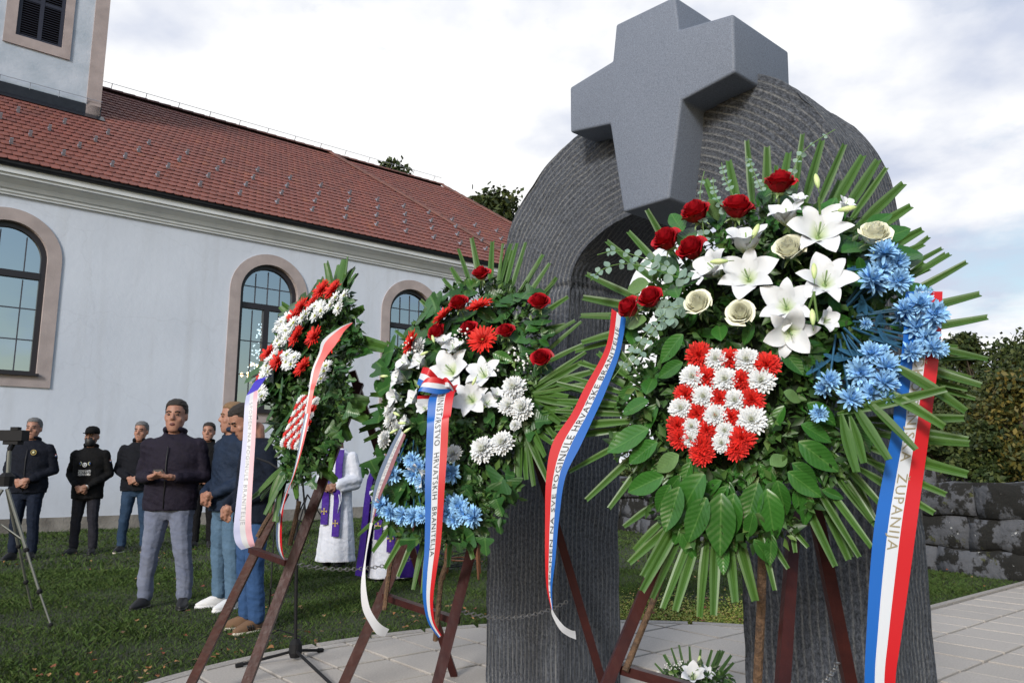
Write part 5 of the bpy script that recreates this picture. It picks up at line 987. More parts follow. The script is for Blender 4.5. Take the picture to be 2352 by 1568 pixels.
for x, y in [(1150, 510), (1240, 490), (1180, 622), (1098, 590), (1000, 600), (940, 600), (850, 680), (940, 700), (600, 760), (560, 820), (700, 800), (640, 850), (720, 770), (550, 960), (640, 930), (480, 1150), (435, 1220), (520, 1110), (650, 1100), (725, 1130), (692, 1200), (640, 1180), (1050, 1215), (1032, 1272), (992, 1308), (945, 1390), (1000, 1350), (372, 1480), (390, 1530), (350, 1550), (570, 1000), (810, 720), (660, 720), (1000, 650), (450, 1280), (410, 1310), (610, 830), (680, 880)]: Lw.flower('dai', x, y, 84, random.uniform(-.2, .5), random.uniform(-.3, .3), .15)
TL, TR, BR, BLc = (655, 105), (800, 130), (640, 540), (490, 510)
for i in range(5):
    for j in range(7):
        u_, v_ = (i+.5)/5, (j+.5)/7; x = (TL[0]*(1-u_)+TR[0]*u_)*(1-v_)+(BLc[0]*(1-u_)+BR[0]*u_)*v_; y = (TL[1]*(1-u_)+TR[1]*u_)*(1-v_)+(BLc[1]*(1-u_)+BR[1]*u_)*v_
        Lw.flower('rmum' if (i+j) % 2 else 'wmum', x, y, 58, 0, 0, .13, l2, .2696, sq=.6)
ribbon(Lw.e, [l1(480, 1325)+l1(490, 1310)+(3.7,), (590, 872, 612, 866, 3.68), (575, 893, 600, 884, 3.66), (566, 908, 592, 895, 3.65)], [('v', 1)], None, 20)
ribbon(Lw.e, [(566, 908, 592, 895, 3.65), (562, 930, 591, 915, 3.62), (558, 1000, 587, 1000, 3.6), (551, 1080, 582, 1080, 3.58), (543, 1150, 578, 1150, 3.56), (537, 1205, 577, 1200, 3.55), (537, 1228, 579, 1225, 3.55), (542, 1248, 584, 1246, 3.55), (554, 1262, 586, 1253, 3.56)], [('l', .36), ('s', .66), ('p', 1)], ('SPOMEN NA POGINULE BRANITELJE', 'm', .08, .85, .38, .64, False), 40)
ribbon(Lw.e, [l1(1320, 765)+l1(1325, 775)+(3.5,), l1(1190, 820)+l1(1240, 860)+(3.46,), l1(1020, 950)+l1(1150, 1000)+(3.44,), l1(980, 1080)+l1(1070, 1100)+(3.42,), l1(910, 1250)+l1(1010, 1210)+(3.40,), l1(880, 1420)+l1(950, 1400)+(3.38,), l2(722, 55)+l2(765, 55)+(3.36,), l2(690, 250)+l2(735, 250)+(3.35,)], [('s', .25), ('o', 1)], None, 40)
ribbon(Lw.e, [l2(690, 250)+l2(735, 250)+(3.35,), l2(655, 420)+l2(700, 420)+(3.33,), l2(620, 620)+l2(648, 620)+(3.32,), l2(575, 800)+l2(590, 800)+(3.32,), l2(530, 900)+l2(548, 900)+(3.34,), l2(490, 1020)+l2(515, 1020)+(3.36,), l2(460, 1120)+l2(500, 1120)+(3.38,), l2(443, 1260)+l2(492, 1260)+(3.4,), l2(450, 1380)+l2(495, 1380)+(3.42,), l2(480, 1460)+l2(505, 1450)+(3.44,), l2(512, 1495)+l2(518, 1490)+(3.46,)], [('g', .34), ('w', .62), ('r', 1)], None, 40)
for p in [[l2(640, 1000), l2(610, 1150), l2(560, 1370)], [l2(400, 1100), l2(340, 1200), l2(285, 1300)]]:
    mb = MB(); mb.tube([at(*q, 3.86 if i else 3.9) for i, q in enumerate(p)], .012, 8); mb.build('stake', stick_m, Lw.e)
# ================================================================ small arrangement on the paving under the arch
Sw = Wreath('flower_arrangement', 'small white lily arrangement with cut palm leaves on the paving under the arch', (1600, 1548, 4.35), (-.1, -.86, .5), lambda x, y: (1470+x*.11719, 1414.9+y*.11719), .11719, 'flowers', None)
for x, y in [(290, 915), (460, 745), (480, 740), (615, 610), (765, 560), (970, 585), (1190, 645), (1410, 655), (1540, 670), (1580, 660), (1640, 665), (1790, 750), (1835, 905)]: Sw.blade((x, y), (1050+(x-1050)*.35, 1450), random.uniform(-.05, .05), .022, ms=BL2)
Sw.flower('lilyc', 1040, 1120, 330, -.1, .6, .10); Sw.flower('lilyc', 1300, 1110, 230, .5, .6, .05); Sw.bud(1160, 900, 1140, 1100, 130, .0)
pS = [(300, 1150), (700, 950), (1500, 1000), (1800, 1200), (1750, 1750), (500, 1750)]; Sw.fill(pS, 700, .04, .02); Sw.gyp([(650, 1000), (780, 940), (560, 980), (450, 1180), (500, 1230), (640, 1080), (380, 1150)], 80, 10, .03, sz=.004)
ps = Sw.P(1050, 1600, 0); mb = MB(); mb.tube([Vector((ps.x, ps.y, .035)), Vector((ps.x, ps.y, .07)), Vector((ps.x, ps.y, ps.z+.04))], [.09, .11, .10], 14); mb.build('pot', dark_m, Sw.e)
# ================================================================ people
skin_m = mat('skin', (.36, .19, .135), .5, c2=(.30, .145, .105), vs=20, sub=.08, spec=.35); skin2_m = mat('skin_tanned', (.25, .13, .09), .5, c2=(.20, .10, .07), vs=20, spec=.35)
eye_m = mat('eye_dark', (.02, .015, .012), .3); brow_m = mat('eyebrow', (.035, .022, .016), .9); lip_m = mat('mouth', (.10, .025, .022), .6)
def cloth(name, c, r=.85, c2=None, vs=14): return mat(name, c, r, c2=c2 or tuple(x*.7 for x in c), vs=vs, bump=.9, bs=13, spec=.2)
def bake(mb, m, voxel, name, parent, noise=0., nsc=9., it=3):
    me = mb.mesh(name, m); o = D.objects.new(name+'_src', me); COL.objects.link(o); r = o.modifiers.new('r', 'REMESH'); r.mode = 'VOXEL'; r.voxel_size = voxel; r.use_smooth_shade = True
    s = o.modifiers.new('s', 'SMOOTH'); s.iterations = it; s.factor = .5
    bpy.context.view_layer.update(); ev = o.evaluated_get(bpy.context.evaluated_depsgraph_get()); nm = D.meshes.new_from_object(ev); D.objects.remove(o); D.meshes.remove(me); nm.name = name
    nm.materials.clear(); nm.materials.append(m)
    if noise:
        n = len(nm.vertices); co = np.zeros(n*3); nm.vertices.foreach_get('co', co); co = co.reshape(-1, 3); no = np.zeros(n*3); nm.vertices.foreach_get('normal', no); no = no.reshape(-1, 3)
        d = np.array([mn.noise(Vector((c[0]*nsc*.7+3, c[1]*nsc*.7, c[2]*nsc*1.2+c[0]*6)))+.9*(.35-abs(mn.noise(Vector((c[0]*nsc*.9, c[1]*nsc*.9+5, c[2]*nsc*3.2+c[0]*nsc*1.3))))) for c in co]); co += no*d[:, None]*noise; nm.vertices.foreach_set('co', co.ravel())
    nm.polygons.foreach_set('use_smooth', [True]*len(nm.polygons)); o = D.objects.new(name, nm); COL.objects.link(o); o.parent = parent; return o
def caps_(mb, p, q, r1, r2, seg=10):
    p = Vector(p); q = Vector(q); mb.tube([p, q], [r1, r2], seg); mb.ball(p, r1*.995, seg); mb.ball(q, r2*.995, seg)
def chain_(mb, pts, rs):
    for i in range(len(pts)-1): caps_(mb, pts[i], pts[i+1], rs[i], rs[i+1])
def hand(mb, wr, d, up, s=1., side=1, curl=.5):        # wr wrist, d finger direction, up back-of-hand normal
    wr = Vector(wr); d = Vector(d).normalized(); up = Vector(up); up = (up-d*up.dot(d)).normalized(); w_ = d.cross(up)*side
    caps_(mb, wr, wr+d*.03*s, .026*s, .03*s, 8); c = wr+d*.055*s
    mb.box(c, (.078*s, .028*s, .085*s), (w_, up, d)); caps_(mb, c-w_*.025*s, c+w_*.025*s, .018*s, .018*s, 8)
    for k, (off, ln) in enumerate(((-.031, .062), (-.011, .074), (.010, .07), (.030, .055))):
        b0 = c+d*.038*s+w_*off*s; b1 = b0+(d-up*curl*.6).normalized()*ln*.5*s; b2 = b1+(d-up*curl*2.2).normalized()*ln*.5*s
        chain_(mb, [b0, b1, b2], [.0105*s, .0095*s, .008*s])
    t0 = wr+d*.03*s-w_*.03*s; t1 = t0+(d*.7-w_*.9-up*.3).normalized()*.035*s; chain_(mb, [t0, t1, t1+(d-up*.5).normalized()*.03*s], [.014*s, .012*s, .009*s])
def person(label, foot, top, yaw, o):
    g0 = gnd(*foot); Y = g0.y; topz = at(foot[0], top, Y).z; H = o.get('H', topz); S_ = H/1.8; e0 = empty('person', g0); e0.rotation_euler = (0, 0, math.radians(yaw)); tag(e0, label, 'person', o.get('group')); vox = o.get('vox', .011)/S_; fat = o.get('fat', 1.); sk = o.get('skin', skin_m)
    wz, wy = o.get('hands', (1.0, -.21)); lean = o.get('lean', 0.)
    body = MB()
    body.loft([(0, 0, .84, .14, .10), (0, 0, 1.0, .15, .10), (0, -.0, 1.2, .15, .10), (0, 0, 1.38, .13, .08), (0, 0, 1.46, .07, .06)])
    chain_(body, [(0, .0, 1.42), (0, -.012, 1.60)], [.062, .058])
    st_ = o.get('stance', .11)
    for s in (-1, 1): chain_(body, [(s*.085*fat, 0, .86), (s*(.1+.6*(st_-.11)), -.012, .5), (s*st_, .015, .09)], [.07, .045, .034]); caps_(body, (s*st_, .01, .06), (s*st_, -.08, .045), .034, .026)
    W = {}
    for s in (-1, 1):
        el = Vector((s*.252*min(fat, 1.12), .035, 1.13)); wr = Vector((s*o.get('hx', .075), wy, wz)); W[s] = (el, wr); chain_(body, [(s*.155, 0, 1.37), el, wr], [.045, .036, .027])
    if o.get('phone'):
        for s in (-1, 1): hand(body, W[s][1], (-s*.75, -.55, .12), (0, -.2, -1), 1.05, s, .35)
    else:
        hand(body, W[-1][1], (.9, -.22, -.42), (-.2, -1, .25), 1.05, -1, .45); hand(body, W[1][1]+Vector((0, -.025, .01)), (-.9, -.15, -.42), (.2, -1, .25), 1.05, 1, .7)
    # head in its own turned frame
    hm = Matrix.Translation((0, -.012+o.get('hf', 0), 1.545)) @ Matrix.Rotation(math.radians(o.get('hyaw', 0)), 4, 'Z') @ Matrix.Rotation(math.radians(o.get('hpitch', 0)), 4, 'X')
    hd = MB(); hs = o.get('hs', 1.)*1.09
    hd.loft([(0, -.052, -.012, .028, .024), (0, -.045, .0, .043, .042), (0, -.032, .022, .057, .060), (0, -.018, .05, .066, .077), (0, -.006, .085, .071, .087), (0, 0, .12, .070, .092), (0, .004, .155, .073, .096), (0, .008, .19, .070, .092), (0, .012, .215, .056, .074), (0, .014, .232, .03, .04), (0, .014, .236, .01, .012)], 18)
    hd.ball((0, .03, .16), (.07, .085, .075), 12); caps_(hd, (0, -.082, .138), (0, -.104, .095), .010, .0135); hd.ball((0, -.098, .088), (.019, .014, .011), 8)
    caps_(hd, (-.035, -.080, .143), (.035, -.080, .143), .0105, .0105); hd.ball((0, -.078, .055), (.024, .012, .009), 8); hd.ball((0, -.070, .04), (.028, .018, .013), 8); hd.ball((0, -.066, .008), (.024, .022, .018), 8)
    for s in (-1, 1): hd.ball((s*.042, -.058, .085), (.024, .024, .026), 8); hd.ball((s*.078, .012, .108), (.011, .020, .032), 8)
    caps_(hd, (0, .005, .03), (0, .015, -.08), .052, .058)
    body.add([hm @ (v*hs) for v in hd.V], hd.F)
    R = Matrix.Scale(S_, 4)
    def put(mb, m, name, vx, noise=0., nsc=9., it=3): mb.V = [R @ v for v in mb.V]; return bake(mb, m, vx*S_, name, e0, noise, nsc, it)
    bd_ = put(body, sk, 'body', min(vox, .0075), 0, 1, 1)
    def hchild(mb, m, name, par=bd_): mb.V = [R @ (hm @ (v*hs)) for v in mb.V]; me = mb.mesh(name, m); x = D.objects.new(name, me); COL.objects.link(x); x.parent = par; return x
    for s in (-1, 1):
        q = MB(); q.ball((s*.031, -.084 if not o.get('down') else -.084, .122), (.0145, .008, .0062 if not o.get('down') else .003), 8); hchild(q, eye_m, 'eye')
        q = MB(); q.tube([(s*.014, -.092, .142), (s*.032, -.093, .149), (s*.050, -.078, .142)], .0052, 5); hchild(q, o.get('browm', brow_m), 'eyebrow')
    q = MB(); op = o.get('mouth', .3); q.ball((0, -.089, .047), (.022, .009, .003+.011*op), 8); hchild(q, lip_m, 'mouth')
    if 'hair' in o:
        q = MB(); q.ball((0, .020, .155), (.0855, .101, .099), 16)
        q.loft([(0, .032, .085, .078, .076), (0, .022, .15, .0835, .098), (0, .014, .20, .081, .100), (0, .010, .232, .064, .080), (0, .010, .252, .025, .035)], 16)
        q.V = [Vector((v.x, v.y if v.z > .188 else (max(v.y, -.045) if v.z > .165 else max(v.y, -.012 if v.z > .11 else .02)), v.z)) for v in q.V]
        q.V = [R @ (hm @ (v*hs)) for v in q.V]; bake(q, o['hair'], .006*S_, 'hair', e0, .003, 60, 2)
    if o.get('beard'):
        q = MB(); q.loft([(0, -.040, -.012, .030, .034), (0, -.033, .01, .048, .057), (0, -.020, .04, .059, .073), (0, -.004, .07, .064, .072)], 14); hchild(q, o['beard'], 'beard'); q = MB(); q.ball((0, -.088, .066), (.026, .008, .006), 8); hchild(q, o['beard'], 'moustache')
    if o.get('mask'): q = MB(); q.loft([(0, -.040, -.014, .034, .040), (0, -.036, .01, .052, .064), (0, -.024, .045, .064, .082), (0, -.014, .088, .069, .088), (0, -.012, .10, .066, .084)], 16); hchild(q, o['mask'], 'face_mask')
    if o.get('cap'):
        q = MB(); q.loft([(0, .010, .150, .084, .104), (0, .010, .185, .084, .104), (0, .010, .22, .074, .094), (0, .012, .245, .045, .06), (0, .012, .252, .01, .012)], 18); q.loft([(0, -.10, .150, .066, .07), (0, -.10, .158, .066, .07)], 16); hchild(q, o['cap'], 'cap')
    if o.get('alb'):
        a = MB(); a.loft([(0, 0, .07, .27, .21), (0, 0, .4, .235, .18), (0, 0, .8, .20, .155), (0, 0, 1.02, .185, .14), (0, 0, 1.3, .205, .14), (0, 0, 1.43, .19, .115), (0, 0, 1.5, .12, .09), (0, 0, 1.545, .075, .075)], 24)
        for s in (-1, 1): el, wr = W[s]; chain_(a, [(s*.19, 0, 1.42), el, el.lerp(wr, .93)], [.08, .085, .075]); caps_(a, el+Vector((0, 0, -.08)), el.lerp(wr, .8)+Vector((0, 0, -.06)), .06, .06)
        for v in a.V:
            if v.z < 1.0: an = math.atan2(v.y, v.x); k_ = 1+.05*math.sin(an*13)*min(1, (1.05-v.z)*2); v.x *= k_; v.y *= k_
        put(a, o['alb'], 'alb', .012, .006, 7)
        def fy(z): return -np.interp(z, [.07, .4, .8, 1.02, 1.3, 1.43, 1.5], [.225, .19, .165, .15, .15, .13, .105])
        for s, zb_ in ((-1, .55), (1, .40)):
            q = MB(); G_ = []
            for i in range(16):
                z = zb_+(1.52-zb_)*i/15; xc_ = s*(.085 if z < 1.3 else .085+.0*(z-1.3)); w_ = .05; dz_ = -.06*max(0, math.exp(-((z-1.02)/.07)**2)); G_.append([Vector((xc_-w_, fy(z)-.022+dz_, z)), Vector((xc_, fy(z)-.034+dz_, z)), Vector((xc_+w_, fy(z)-.018+dz_, z))])
            q.grid(G_); q.grid([[p+Vector((0, .006, 0)) for p in r][::-1] for r in G_]); q.V = [R @ v for v in q.V]; so_ = D.objects.new('stole', q.mesh('stole', o['stole'])); COL.objects.link(so_); so_.parent = e0
            for zc_ in (zb_+.17,):
                q = MB(); c_ = Vector((s*.085, fy(zc_)-.038, zc_))
                for dx, dz, sx, sz in ((0, 0, .012, .075), (0, 0, .075, .012), (0, .036, .026, .01), (0, -.036, .026, .01), (.036, 0, .01, .026), (-.036, 0, .01, .026)): q.box(c_+Vector((dx, -.001*(sx+sz), dz)), (sx, .003, sz))
                q.V = [R @ v for v in q.V]; cr_ = D.objects.new('gold_cross', q.mesh('gold_cross', gold_m, False)); COL.objects.link(cr_); cr_.parent = so_
        q = MB(); q.tube([Vector((math.cos(t)*.20, math.sin(t)*.158, 1.0)) for t in np.linspace(0, 6.283, 20)], .009, 6); q.tube([(.10, -.19, 1.0), (.13, -.2, .85), (.11, -.2, .70), (.15, -.2, .86), (.14, -.19, 1.0)], .007, 5); q.V = [R @ v for v in q.V]; c_ = D.objects.new('cincture', q.mesh('cincture', o['alb'])); COL.objects.link(c_); c_.parent = e0
        for s in (-1, 1): q = MB(); q.loft([(s*.10, -.06, .012, .05, .13), (s*.10, -.06, .04, .05, .13), (s*.10, -.02, .08, .045, .08)], 12); put(q, black_m, 'shoe', .01)
        if o.get('cope'):
            a = MB(); P = []
            for z, rx, ry in ((.10, .40, .33), (.5, .36, .28), (.95, .33, .23), (1.25, .30, .19), (1.42, .24, .15), (1.52, .12, .10)):
                P.append([Vector((rx*math.cos(t)*(1+.05*math.sin(t*11)), ry*math.sin(t)*(1+.05*math.sin(t*11)), z)) for t in np.linspace(-math.pi/2+.62+.0*z, 1.5*math.pi-.62, 40)])
            a.grid(P); a.grid([[p*1.03 for p in r][::-1] for r in P]); a.V = [R @ v for v in a.V]; x = D.objects.new('cope', a.mesh('cope', o['cope'])); COL.objects.link(x); x.parent = e0
        return e0
    hz_ = o.get('hem', .84)
    t_ = MB(); lw_ = o.get('legw', 1.)
    t_.loft([(0, 0, .76, .10*fat, .08), (0, 0, .84, .158*fat, .116), (0, 0, .93, .155*fat, .110), (0, 0, 1.0, .14*fat, .10)], 16)
    for s in (-1, 1): chain_(t_, [(s*.085*fat, 0, .86), (s*(.095+.3*(st_-.11)), -.012, .68), (s*(.1+.6*(st_-.11)), -.015, .5), (s*st_, .01, .26), (s*(st_+.0), .02, .11)], [.090*fat*lw_, .090*lw_, .073*lw_, .066*lw_, .062*lw_])
    put(t_, o['pants'], 'trousers', .010, .010, 7)
    j = MB(); fr = fat
    j.loft([(0, 0, hz_, .198*fr, .155), (0, 0, hz_+.06, .200*fr, .156), (0, 0, 1.08, .193*fr, .147), (0, 0, 1.28, .205*fr, .145), (0, 0, 1.40, .228*fr, .122), (0, 0, 1.45, .212*fr, .105), (0, 0, 1.485, .15, .09), (0, 0, 1.515, .095, .082)], 20)
    for s in (-1, 1): el, wr = W[s]; chain_(j, [(s*.185*fr, 0, 1.415), el*1.0+Vector((0, 0, 0)), el.lerp(wr, .90)], [.070, .061, .047])
    if o.get('collar', 1): j.tube([Vector((math.cos(t)*.084, math.sin(t)*.078-.005, 1.545-.02*math.sin(t+math.pi)*-1)) for t in np.linspace(-math.pi/2+.35, 1.5*math.pi-.35, 16)], .022, 8)
    jk = put(j, o['coat'], o.get('coatname', 'jacket'), .010, o.get('folds', .013), 6, 7)
    def jchild(mb, m, name): mb.V = [R @ v for v in mb.V]; x = D.objects.new(name, mb.mesh(name, m)); COL.objects.link(x); x.parent = jk; return x
    if o.get('zip', 1): q = MB(); q.tube([(0, -.158, hz_+.02), (0, -.163, 1.1), (0, -.162, 1.28), (0, -.140, 1.40)], .005, 5); jchild(q, black_m, 'zip')
    if o.get('shirt'): q = MB(); q.loft([(0, -.045, 1.38, .035, .075), (0, -.04, 1.44, .055, .062), (0, -.03, 1.50, .062, .052)], 12); jchild(q, o['shirt'], 'shirt')
    for s in (-1, 1):
        dx = st_+.01; an = math.radians(o.get('toe', 12))*s; q = MB(); sl_ = []
        q.loft([(0, 0, .012, .046, .135), (0, 0, .04, .048, .137), (0, .02, .065, .043, .11), (0, .055, .095, .040, .065)], 16); Mt = Matrix.Translation((s*dx, -.045, 0)) @ Matrix.Rotation(an, 4, 'Z'); q.V = [Mt @ v for v in q.V]; sh_ = put(q, o['shoe'], 'shoe', .008)
        q = MB(); q.loft([(0, 0, .0, .048, .14), (0, 0, .02, .05, .142)], 16); q.V = [R @ (Mt @ v) for v in q.V]; x = D.objects.new('sole', q.mesh('sole', o.get('sole', black_m))); COL.objects.link(x); x.parent = sh_
        if o.get('stripes'):
            for k in range(3): q = MB(); q.box((s*.047, -.03+k*.022, .045), (.006, .01, .045), (Vector((1, 0, 0)), Vector((0, 1, .5)).normalized(), Vector((0, -.5, 1)).normalized())); q.V = [R @ (Mt @ v) for v in q.V]; x = D.objects.new('shoe_stripe', q.mesh('shoe_stripe', black_m)); COL.objects.link(x); x.parent = sh_
    if o.get('watch'): q = MB(); el, wr = W[1]; d = (wr-el).normalized(); X = d.cross(UP).normalized(); Z = X.cross(d); c_ = wr+Vector((0, -.02, .005)); q.tube([c_+(X*math.cos(t)+Z*math.sin(t))*.031 for t in np.linspace(0, 6.283, 14)], .008, 6); jchild(q, steel_m, 'wrist_watch')
    def front(x, z, off=.012): return Vector((x, -math.sqrt(max(0, 1-(x/(.208*fr))**2))*.150-off, z))
    if o.get('tee'):
        for string, z in (('ZAJEDNO U RATU', 1.16), ('ZAJEDNO U MIRU', 1.115)):
            cu = D.curves.new('t', 'FONT'); cu.body = string; cu.resolution_u = 2; cu.offset = .02; to = D.objects.new('t', cu); COL.objects.link(to); bpy.context.view_layer.update(); me = D.meshes.new_from_object(to.evaluated_get(bpy.context.evaluated_depsgraph_get())); D.objects.remove(to)
            w_ = max(v.co.x for v in me.vertices)
            for v in me.vertices: v.co = R @ front(-.085+.17*v.co.x/w_, z+.034*v.co.y/.7, .018)
            me.name = 'lettering'; me.materials.append(whitep_m); x = D.objects.new('lettering', me); COL.objects.link(x); x.parent = jk
        for x_, z, r_, half in ((0, 1.265, .033, 0), (-.065, 1.285, .028, 1), (.068, 1.285, .028, -1)):
            q = MB(); ts_ = np.linspace(0, 2*math.pi, 21) if not half else np.linspace(-math.pi/2, math.pi/2, 12)+(0 if half > 0 else math.pi); m_ = whitep_m if not half else pale_m
            q.tube([front(x_+math.cos(t)*r_*.8, z+math.sin(t)*r_*.8, .017) for t in ts_], r_*.20, 5); q.V = [v for v in q.V]; jchild(q, m_, 'emblem_ring')
            q = MB(); q.loft([(0, 0, -.002, r_*.42, r_*.5), (0, 0, .002, r_*.42, r_*.5)], 5); q.V = [front(x_, z, .02)+Vector((v.x, v.z, v.y)) for v in q.V]; jchild(q, whitep_m if not half else blue_m, 'emblem_shield')
    if o.get('badge'):
        q = MB(); c_ = front(.085, 1.36, .016); q.tube([c_+Vector((math.cos(t)*.032, 0, math.sin(t)*.032)) for t in np.linspace(0, 6.283, 16)], .005, 5); jchild(q, gold_m, 'badge_ring'); q = MB(); q.loft([(0, 0, -.002, .018, .02), (0, 0, .002, .018, .02)], 5); q.V = [c_+Vector((v.x, v.z, v.y)) for v in q.V]; jchild(q, pale_m, 'badge_shield')
    if o.get('flagpatch'):
        for k, m_ in enumerate((red_p, whitep_m, blue_m)): q = MB(); q.box(Vector((.205*fr+.075, -.03, 1.335-.012*k)), (.004, .04, .011)); jchild(q, m_, 'flag_patch')
    if o.get('phone'): q = MB(); q.box(Vector((0, wy-.08, wz+.045)), (.08, .02, .05)); q.V = [R @ v for v in q.V]; ph = D.objects.new('phone', q.mesh('phone', black_m, False)); COL.objects.link(ph); ph.location = e0.location; ph.rotation_euler = e0.rotation_euler; tag(ph, 'black phone held in both hands by the man in the dark zipped jacket', 'phone')
    return e0
black_m = mat('black', (.012, .012, .014), .5); white_sh = mat('white_shoe', (.72, .72, .74), .5); tan_sh = mat('brown_suede', (.16, .09, .05), .85); solew = mat('sole_white', (.55, .5, .42), .7)
gold_m = mat('gold_thread', (.40, .30, .09), .5); steel_m = mat('steel', (.55, .55, .55), .3, metal=.8); whitep_m = mat('white_print', (.75, .76, .78), .7); pale_m = mat('pale_yellow_print', (.55, .55, .35), .7); blue_m = mat('blue_print', (.05, .1, .3), .7); red_p = mat('red_print', (.5, .03, .03), .7)
hair_d = mat('hair_dark', (.018, .013, .011), .7, bump=.5, bs=300); hair_b = mat('hair_light_brown', (.20, .12, .06), .7, bump=.5, bs=300); hair_g = mat('hair_grey', (.17, .17, .175), .7, c2=(.08, .08, .085), vs=60, bump=.5, bs=300); beard_g = mat('beard_grey', (.16, .13, .12), .9, c2=(.08, .07, .065), vs=90)
j_navy = cloth('navy_jacket', (.006, .008, .016)); j_black = cloth('black_jacket', (.005, .005, .006)); j_plum = cloth('dark_plum_softshell', (.015, .012, .024), .8); j_quilt = cloth('quilted_navy', (.014, .026, .055), .75); j_sweat = cloth('navy_sweater', (.006, .010, .022)); j_blk2 = cloth('dark_blue_black_jacket', (.007, .008, .013))
p_blue = cloth('blue_jeans', (.016, .036, .075), .9, (.035, .065, .12), 5); p_dark = cloth('dark_jeans', (.010, .016, .034)); p_grey = cloth('grey_trousers', (.024, .024, .034)); p_light = cloth('light_grey_jeans', (.17, .19, .26), .9, (.12, .14, .21), 5); p_lblue = cloth('light_blue_jeans', (.10, .17, .26), .9, (.065, .12, .19), 5); p_mid = cloth('mid_blue_jeans', (.022, .058, .15), .9, (.04, .09, .21), 5); p_blk = cloth('black_trousers', (.008, .008, .01))
tee_m = cloth('dark_tee', (.012, .014, .022)); alb_m = cloth('alb_linen', (.58, .61, .69), .8, (.60, .62, .70), 3); purp = cloth('purple_cloth', (.06, .018, .26), .6); purp2 = cloth('purple_cope', (.045, .014, .22), .6)
GP = 'men standing on the lawn by the church'
person('grey-haired man in dark navy badged jacket and dark jeans standing behind the camera tripod', (48, 1284), 962, 10, dict(coat=j_navy, pants=p_dark, shoe=black_m, hair=hair_g, badge=1, flagpatch=1, hands=(1.0, -.2), hyaw=0, group=GP, fat=1.15, browm=beard_g))
person('man in black cap, black face mask and printed black shirt with wrist watch', (188, 1272), 983, 6, dict(coat=j_black, pants=p_grey, shoe=black_m, cap=j_black, mask=black_m, tee=1, watch=1, flagpatch=1, skin=skin2_m, hands=(.95, -.19), group=GP, fat=1.1, zip=0, hem=.78, stance=.13, hs=1.05))
person('grey-bearded man in dark jacket and blue jeans, hands folded in front', (303, 1268), 970, 12, dict(coat=j_blk2, pants=p_blue, shoe=black_m, hair=hair_g, beard=beard_g, watch=1, hands=(1.02, -.2), group=GP, fat=1.1, hyaw=-8, zip=0, stance=.15, sole=solew))
person('dark-haired man in dark zipped jacket and pale grey jeans reading from a phone', (374, 1396), 925, 3, dict(coat=j_plum, pants=p_light, shoe=black_m, hair=hair_d, phone=1, hands=(1.13, -.24), hx=.10, group=GP, fat=1.2, mouth=1, vox=.009, shirt=tee_m, hyaw=6, stance=.17, legw=1.08, hs=1.06))
person('fair-haired man in quilted navy jacket, light blue jeans and white trainers, mouth open', (512, 1396), 927, -42, dict(coat=j_quilt, pants=p_lblue, shoe=white_sh, sole=white_sh, hair=hair_b, hands=(.98, -.21), group=GP, mouth=1, vox=.009, fat=1.08, hyaw=-22, stance=.12, zip=0, browm=hair_b))
person('young man with bowed head in navy sweater, blue jeans and brown striped shoes', (570, 1446), 950, -50, dict(coat=j_sweat, coatname='sweater', pants=p_mid, shoe=tan_sh, sole=solew, stripes=1, hair=hair_d, hands=(.95, -.22), group=GP, vox=.009, fat=1.02, hpitch=30, hf=-.06, down=1, zip=0, collar=0, stance=.10, H=1.70))
person('dark-haired man in black half hidden between the two nearer men', (463, 1256), 972, 8, dict(coat=j_black, pants=p_blk, shoe=black_m, hair=hair_d, hands=(1.0, -.2), group=GP))
person('priest in white alb with long purple stole and folded hands', (770, 1300), 985, -14, dict(alb=alb_m, stole=purp, hair=hair_g, hands=(1.06, -.22), hx=.10, skin=skin2_m, hyaw=-20, hpitch=12, vox=.011, group='two priests'))
person('priest in purple cope over a white alb, mostly hidden by the middle wreath', (892, 1338), 1010, -10, dict(alb=alb_m, stole=purp, cope=purp2, hair=hair_g, hands=(1.1, -.22), hx=.10, vox=.012, group='two priests'))
person('person in black trousers and white shirt standing behind the left leg of the monument', (1168, 1400), 1000, 0, dict(coat=cloth('white_shirt', (.6, .62, .66)), coatname='shirt', pants=p_blk, shoe=black_m, hair=hair_d, hands=(.86, -.18), hx=.2, zip=0, H=1.75))
# ================================================================ camera tripod, microphone stand, chair, cables
alu = mat('tripod_aluminium', (.14, .145, .13), .5, metal=.3); plast = mat('black_plastic', (.012, .012, .014), .65, spec=.2)
tY = 6.3; tc_ = at(17, 1080, tY); tr_ = empty('camera_tripod', (tc_.x, tc_.y, 0)); tag(tr_, 'grey aluminium camera tripod standing on the lawn at the left edge', 'tripod')
ap = at(14, 1108, tY)
mb = MB(); mb.tube([at(22, 1030, tY), at(17, 1115, tY)], .016, 10); mb.build('centre_column', alu, tr_)
mb = MB(); mb.loft([(ap.x, ap.y, ap.z-.03, .05, .05), (ap.x, ap.y, ap.z+.05, .06, .06), (ap.x, ap.y, ap.z+.08, .03, .03)], 10); mb.build('collar', plast, tr_)
f1 = gnd(116, 1440); f2 = f1.copy(); f2.x -= .75; f2.y += .1; f3 = Vector((ap.x-.02, ap.y+.55, 0)); f2 = Vector((ap.x-.34, ap.y-.42, 0))
